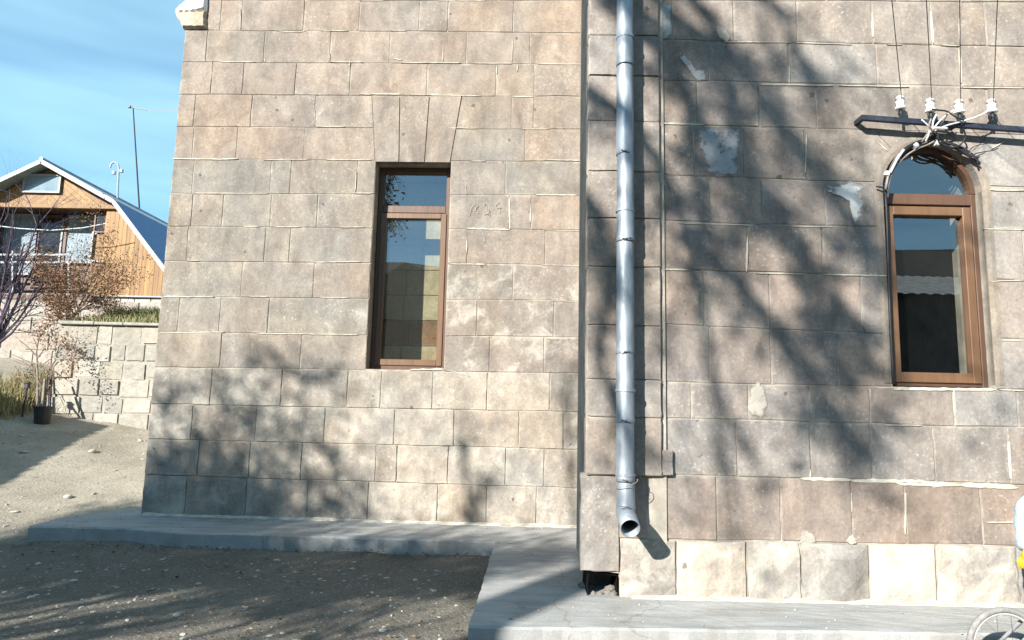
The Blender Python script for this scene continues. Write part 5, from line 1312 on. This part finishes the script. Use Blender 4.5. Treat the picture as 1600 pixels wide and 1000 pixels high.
# ------------------------------------------------------------------ trees, barn and an added shed behind the viewer (their shade and reflections are in view)
rng = random.Random(12)
def back(pl, px, py, t):
    u, z = pl.uz(px, py); return pl.P(u, z) - SUN * t
def limb_tree(name, label, base, forkpts, limbs, leafn, seed, twig_n, twl, leaf_mat, leaf_size=.04, rad0=.10, twr=.016, tst=.2):
    r = random.Random(seed); T = empty(name, base, label, 'tree', 'trees behind the viewer'); m = MB(); m2 = MB(); lf = MB(); tips = []
    m.tube([base] + forkpts, [.24 - .13 * i / len(forkpts) for i in range(len(forkpts) + 1)], 12)
    for len_i, pts in enumerate(limbs):
        n = len(pts); rs = [rad0 * (1 - .72 * i / (n - 1)) for i in range(n)]
        # smooth the limb
        sm, sr = [], []
        for i in range(n - 1):
            p0, p1, p2, p3 = pts[max(0, i-1)], pts[i], pts[i+1], pts[min(n-1, i+2)]
            for s in range(4):
                t = s / 4; sm.append(.5 * ((2*p1) + (p2-p0)*t + (2*p0-5*p1+4*p2-p3)*t*t + (-p0+3*p1-3*p2+p3)*t**3)); sr.append(rs[i] + (rs[i+1] - rs[i]) * t)
        sm.append(pts[-1]); sr.append(rs[-1]); m.tube(sm, sr, 8, cap=False)
        for k in range(twig_n if not isinstance(twig_n, list) else twig_n[len_i]):
            i = r.randint(int(len(sm) * tst), len(sm) - 1); d = (sm[min(i + 1, len(sm) - 1)] - sm[max(i - 1, 0)]).normalized()
            a = Vector((r.gauss(0, 1), r.gauss(0, 1), r.gauss(0, 1))).normalized()
            twigs(m2, sm[i], d * 1.1 + a * .42, twl * r.uniform(.5, 1.2), twr, 2, r, .4, .05, 3, 4, tips, 4)
    if leafn: leaves(lf, tips, leafn, leaf_size, r, .09); lf.build('foliage', leaf_mat, T)
    m.build('trunk', BARK, T); m2.build('crown', TWIG, T)
    return T
# big drooping tree: its limbs shade the right front
def LB(pts, t0, wob):
    return [back(WR, px, py, t0 + wob * math.sin(i * 1.3 + t0)) for i, (px, py) in enumerate(pts)]
tr_top = back(WR, 850, -330, 8.0); base = Vector((tr_top.x, tr_top.y, -.25))
fk = [Vector((tr_top.x + .05, tr_top.y, z)) for z in (3.5, 7., tr_top.z - .5)] + [tr_top]
T1L = [LB(p, t, w_) for p, t, w_ in (
  ([(850,-260),(980,-120),(1090,10),(1190,150),(1270,270),(1335,350)], 7.80, .5),
  ([(850,-60),(960,10),(1050,110),(1120,230),(1190,330),(1260,440),(1300,560),(1365,700)], 8.30, .6),
  ([(850,110),(940,160),(1020,240),(1075,370),(1105,520),(1120,700)], 7.50, .5),
  ([(850,-150),(1000,-20),(1100,60),(1170,130),(1240,220)], 8.70, .5),
  ([(850,260),(925,320),(955,420),(945,550),(960,640)], 7.70, .3),
  ([(850,-330),(1000,-220),(1130,-90),(1215,20),(1262,100)], 8.10, .6),
  ([(1120,230),(1210,320),(1270,420),(1310,480),(1360,520)], 8.40, .4),
  ([(1075,370),(1160,450),(1230,540),(1275,600),(1310,660)], 7.80, .4),
  ([(960,10),(1040,60),(1080,200),(1090,300)], 8.00, .4),
  ([(1000,-20),(1060,40),(1120,100),(1150,190),(1160,320)], 8.50, .4))]
limb_tree('drooping_tree', 'tall drooping tree behind the viewer shading the arched window front', base, fk, T1L, 1500, 5, 20, .55, LEAF_T, .05, .058, .02)
# thicket whose top shades the foot of the left front and the yard
def LBL(pts, t0, wob): return [back(WL, px, py, t0 + wob * math.sin(i * 1.7 + t0)) for i, (px, py) in enumerate(pts)]
def uzb(u, z, t): return WL.P(u, z) - SUN * t
tk = uzb(-1.8, -3.2, 8.6); base2 = Vector((tk.x, tk.y, -.3)); 
wisps = [[(330,1000),(335,860),(340,720),(362,600)], [(425,1000),(428,830),(430,700),(442,640)], [(262,980),(265,800),(262,650),(282,610)], [(470,990),(480,840),(468,660),(478,600)], [(520,1000),(545,860),(520,740),(500,690)], [(740,1000),(735,830),(728,720),(752,655)], [(900,900),(890,760),(885,620),(903,560)], [(300,990),(290,850),(300,720),(320,640)], [(390,990),(385,850),(400,740),(395,660)], [(575,1000),(590,880),(570,810),(545,770)]]
T2L = []; TWN = []
for k, p in enumerate(wisps):
    TWN.append(8 if p[1][0] < 600 else 3)
    if p[1][0] > 800: TWN[-1] = 5
    q = LBL(p, 8.8 + .5 * math.sin(k * 2.1), .3); T2L.append([tk.lerp(q[0], .2) + Vector((0, 0, .2)), tk.lerp(q[0], .6)] + q)
for k in range(24):
    u = -3.7 + 4.9 * (k + .5) / 24 + rng.gauss(0, .1); TWN.append(90 if u < -1.7 else 15); z1 = rng.uniform(-.9, -.58) if u > -1.8 else rng.uniform(-.6, .15); t = 8.6 + rng.gauss(0, .5); e = uzb(u, z1, t)
    if u < -2.4: e = uzb(u, max(z1, -.4), t)
    T2L.append([tk, tk.lerp(e, .4) + Vector((0, 0, .25)), tk.lerp(e, .75) + Vector((0, 0, .15)), e])
limb_tree('thicket_tree', 'dense twiggy tree behind the viewer shading the yard', base2, [Vector((tk.x, tk.y, 1.)), tk], T2L, 15000, 8, TWN, .5, LEAF_T, .045, .032, .022, .6)
# second, lower tree shading the near yard
tk = uzb(-.2, -4.2, 7.6); base3 = Vector((tk.x, tk.y, -.3)); T3L = []
for k in range(17):
    u = -2.2 + 4.4 * (k + .5) / 17 + rng.gauss(0, .1); e = uzb(u, rng.uniform(-2.7, -1.1), 7.4 + rng.gauss(0, .5)); T3L.append([tk, tk.lerp(e, .4) + Vector((0, 0, .2)), tk.lerp(e, .75) + Vector((0, 0, .1)), e])
limb_tree('yard_tree', 'low bushy tree behind the viewer shading the near yard', base3, [Vector((tk.x, tk.y, .6)), tk], T3L, 200, 9, 5, .6, LEAF_T, .055, .045, .02)

# unseen shed added at the left: its roof is shaped to shade the foot of the retaining wall
c0 = Vector((-6.15, 6.2, .66)) - SUN * 4.2
SHD = empty('shadow_shed', (c0.x - 1.6, c0.y - 2, ground_h(-10, 0)), 'unseen plank shed added left of the yard to cast shade', 'shed')
m = MB(); m.prism([(c0.x - .15, c0.y - .12, -.3), (c0.x - 3.3, c0.y - .12, -.3), (c0.x - 3.3, c0.y - .12, c0.z + .52), (c0.x - .15, c0.y - .12, c0.z - .05)], (0, -4.2, 0)); fixn(m.build('wall', SHEDW, SHD))
m = MB()
V = []; nn_ = 46
for i in range(nn_ + 1):
    y = c0.y - 4.6 + 4.6 * i / nn_
    for x_, dz in ((c0.x, 0), (c0.x - 3.5, .7)): V.append((x_, y, c0.z + dz + .018 * math.sin(i * 2.1)))
V2 = [(x, y, z - .012) for x, y, z in V]; n0 = len(V)
F = [(2*i, 2*i+2, 2*i+3, 2*i+1) for i in range(nn_)] + [(n0+2*i, n0+2*i+1, n0+2*i+3, n0+2*i+2) for i in range(nn_)] + [(2*i, n0+2*i, n0+2*i+2, 2*i+2) for i in range(nn_)] + [(2*i+1, 2*i+3, n0+2*i+3, n0+2*i+1) for i in range(nn_)] + [(0, 1, n0+1, n0), (2*nn_, n0+2*nn_, n0+2*nn_+1, 2*nn_+1)]
fixn(add('roof', V + V2, F, ASBEST, SHD))
m = MB(); m.box((c0.x - .148, c0.y - 2.6, -.1), (c0.x - .11, c0.y - 1.7, 1.8)); m.build('door', PINE_D, SHD)
# barn across the yard, mirrored in the arched window
BA = empty('barn', (15, -24, 0), 'long barn with corrugated roof across the yard, mirrored in the arched window', 'barn')
m = MB(); m.box((5, -28.5, -.5), (27, -20.2, 5.75)); m.prism([(5, -28.5, 5.751), (5, -20.2, 5.751), (5, -24.4, 7.2)], (22, 0, 0)); fixn(m.build('wall', SHEDW, BA))
for sgn in (1, -1):
    V = []; nn_ = 150
    for i in range(nn_ + 1):
        x = 4.6 + 22.8 * i / nn_
        for yy, zz_ in ((-19.7 if sgn > 0 else -29.1, 5.68), (-24.4, 7.32)): V.append((x, yy, zz_ + .03 * math.sin(i * 2.1)))
    o = add('roof_sheet', V, [(2*i, 2*i+2, 2*i+3, 2*i+1) for i in range(nn_)], ASBEST, BA)
    md = o.modifiers.new('thickness', 'SOLIDIFY'); md.thickness = .02
for x in (8, 12.5, 17, 21.5):
    m = MB(); m.box((x, -20.195, 1.6), (x + 1.2, -20.15, 3.0)); o = m.build('window', PINE_D, BA); m = MB(); m.box((x + .08, -20.149, 1.68), (x + 1.12, -20.13, 2.92)); m.build('pane', DKGLASS, o)
# cheap light paths: daylight, few bounces needed
cy = SC.cycles; cy.max_bounces = 6; cy.diffuse_bounces = 3; cy.glossy_bounces = 3; cy.transmission_bounces = 3; cy.transparent_max_bounces = 8; cy.caustics_reflective = False; cy.caustics_refractive = False
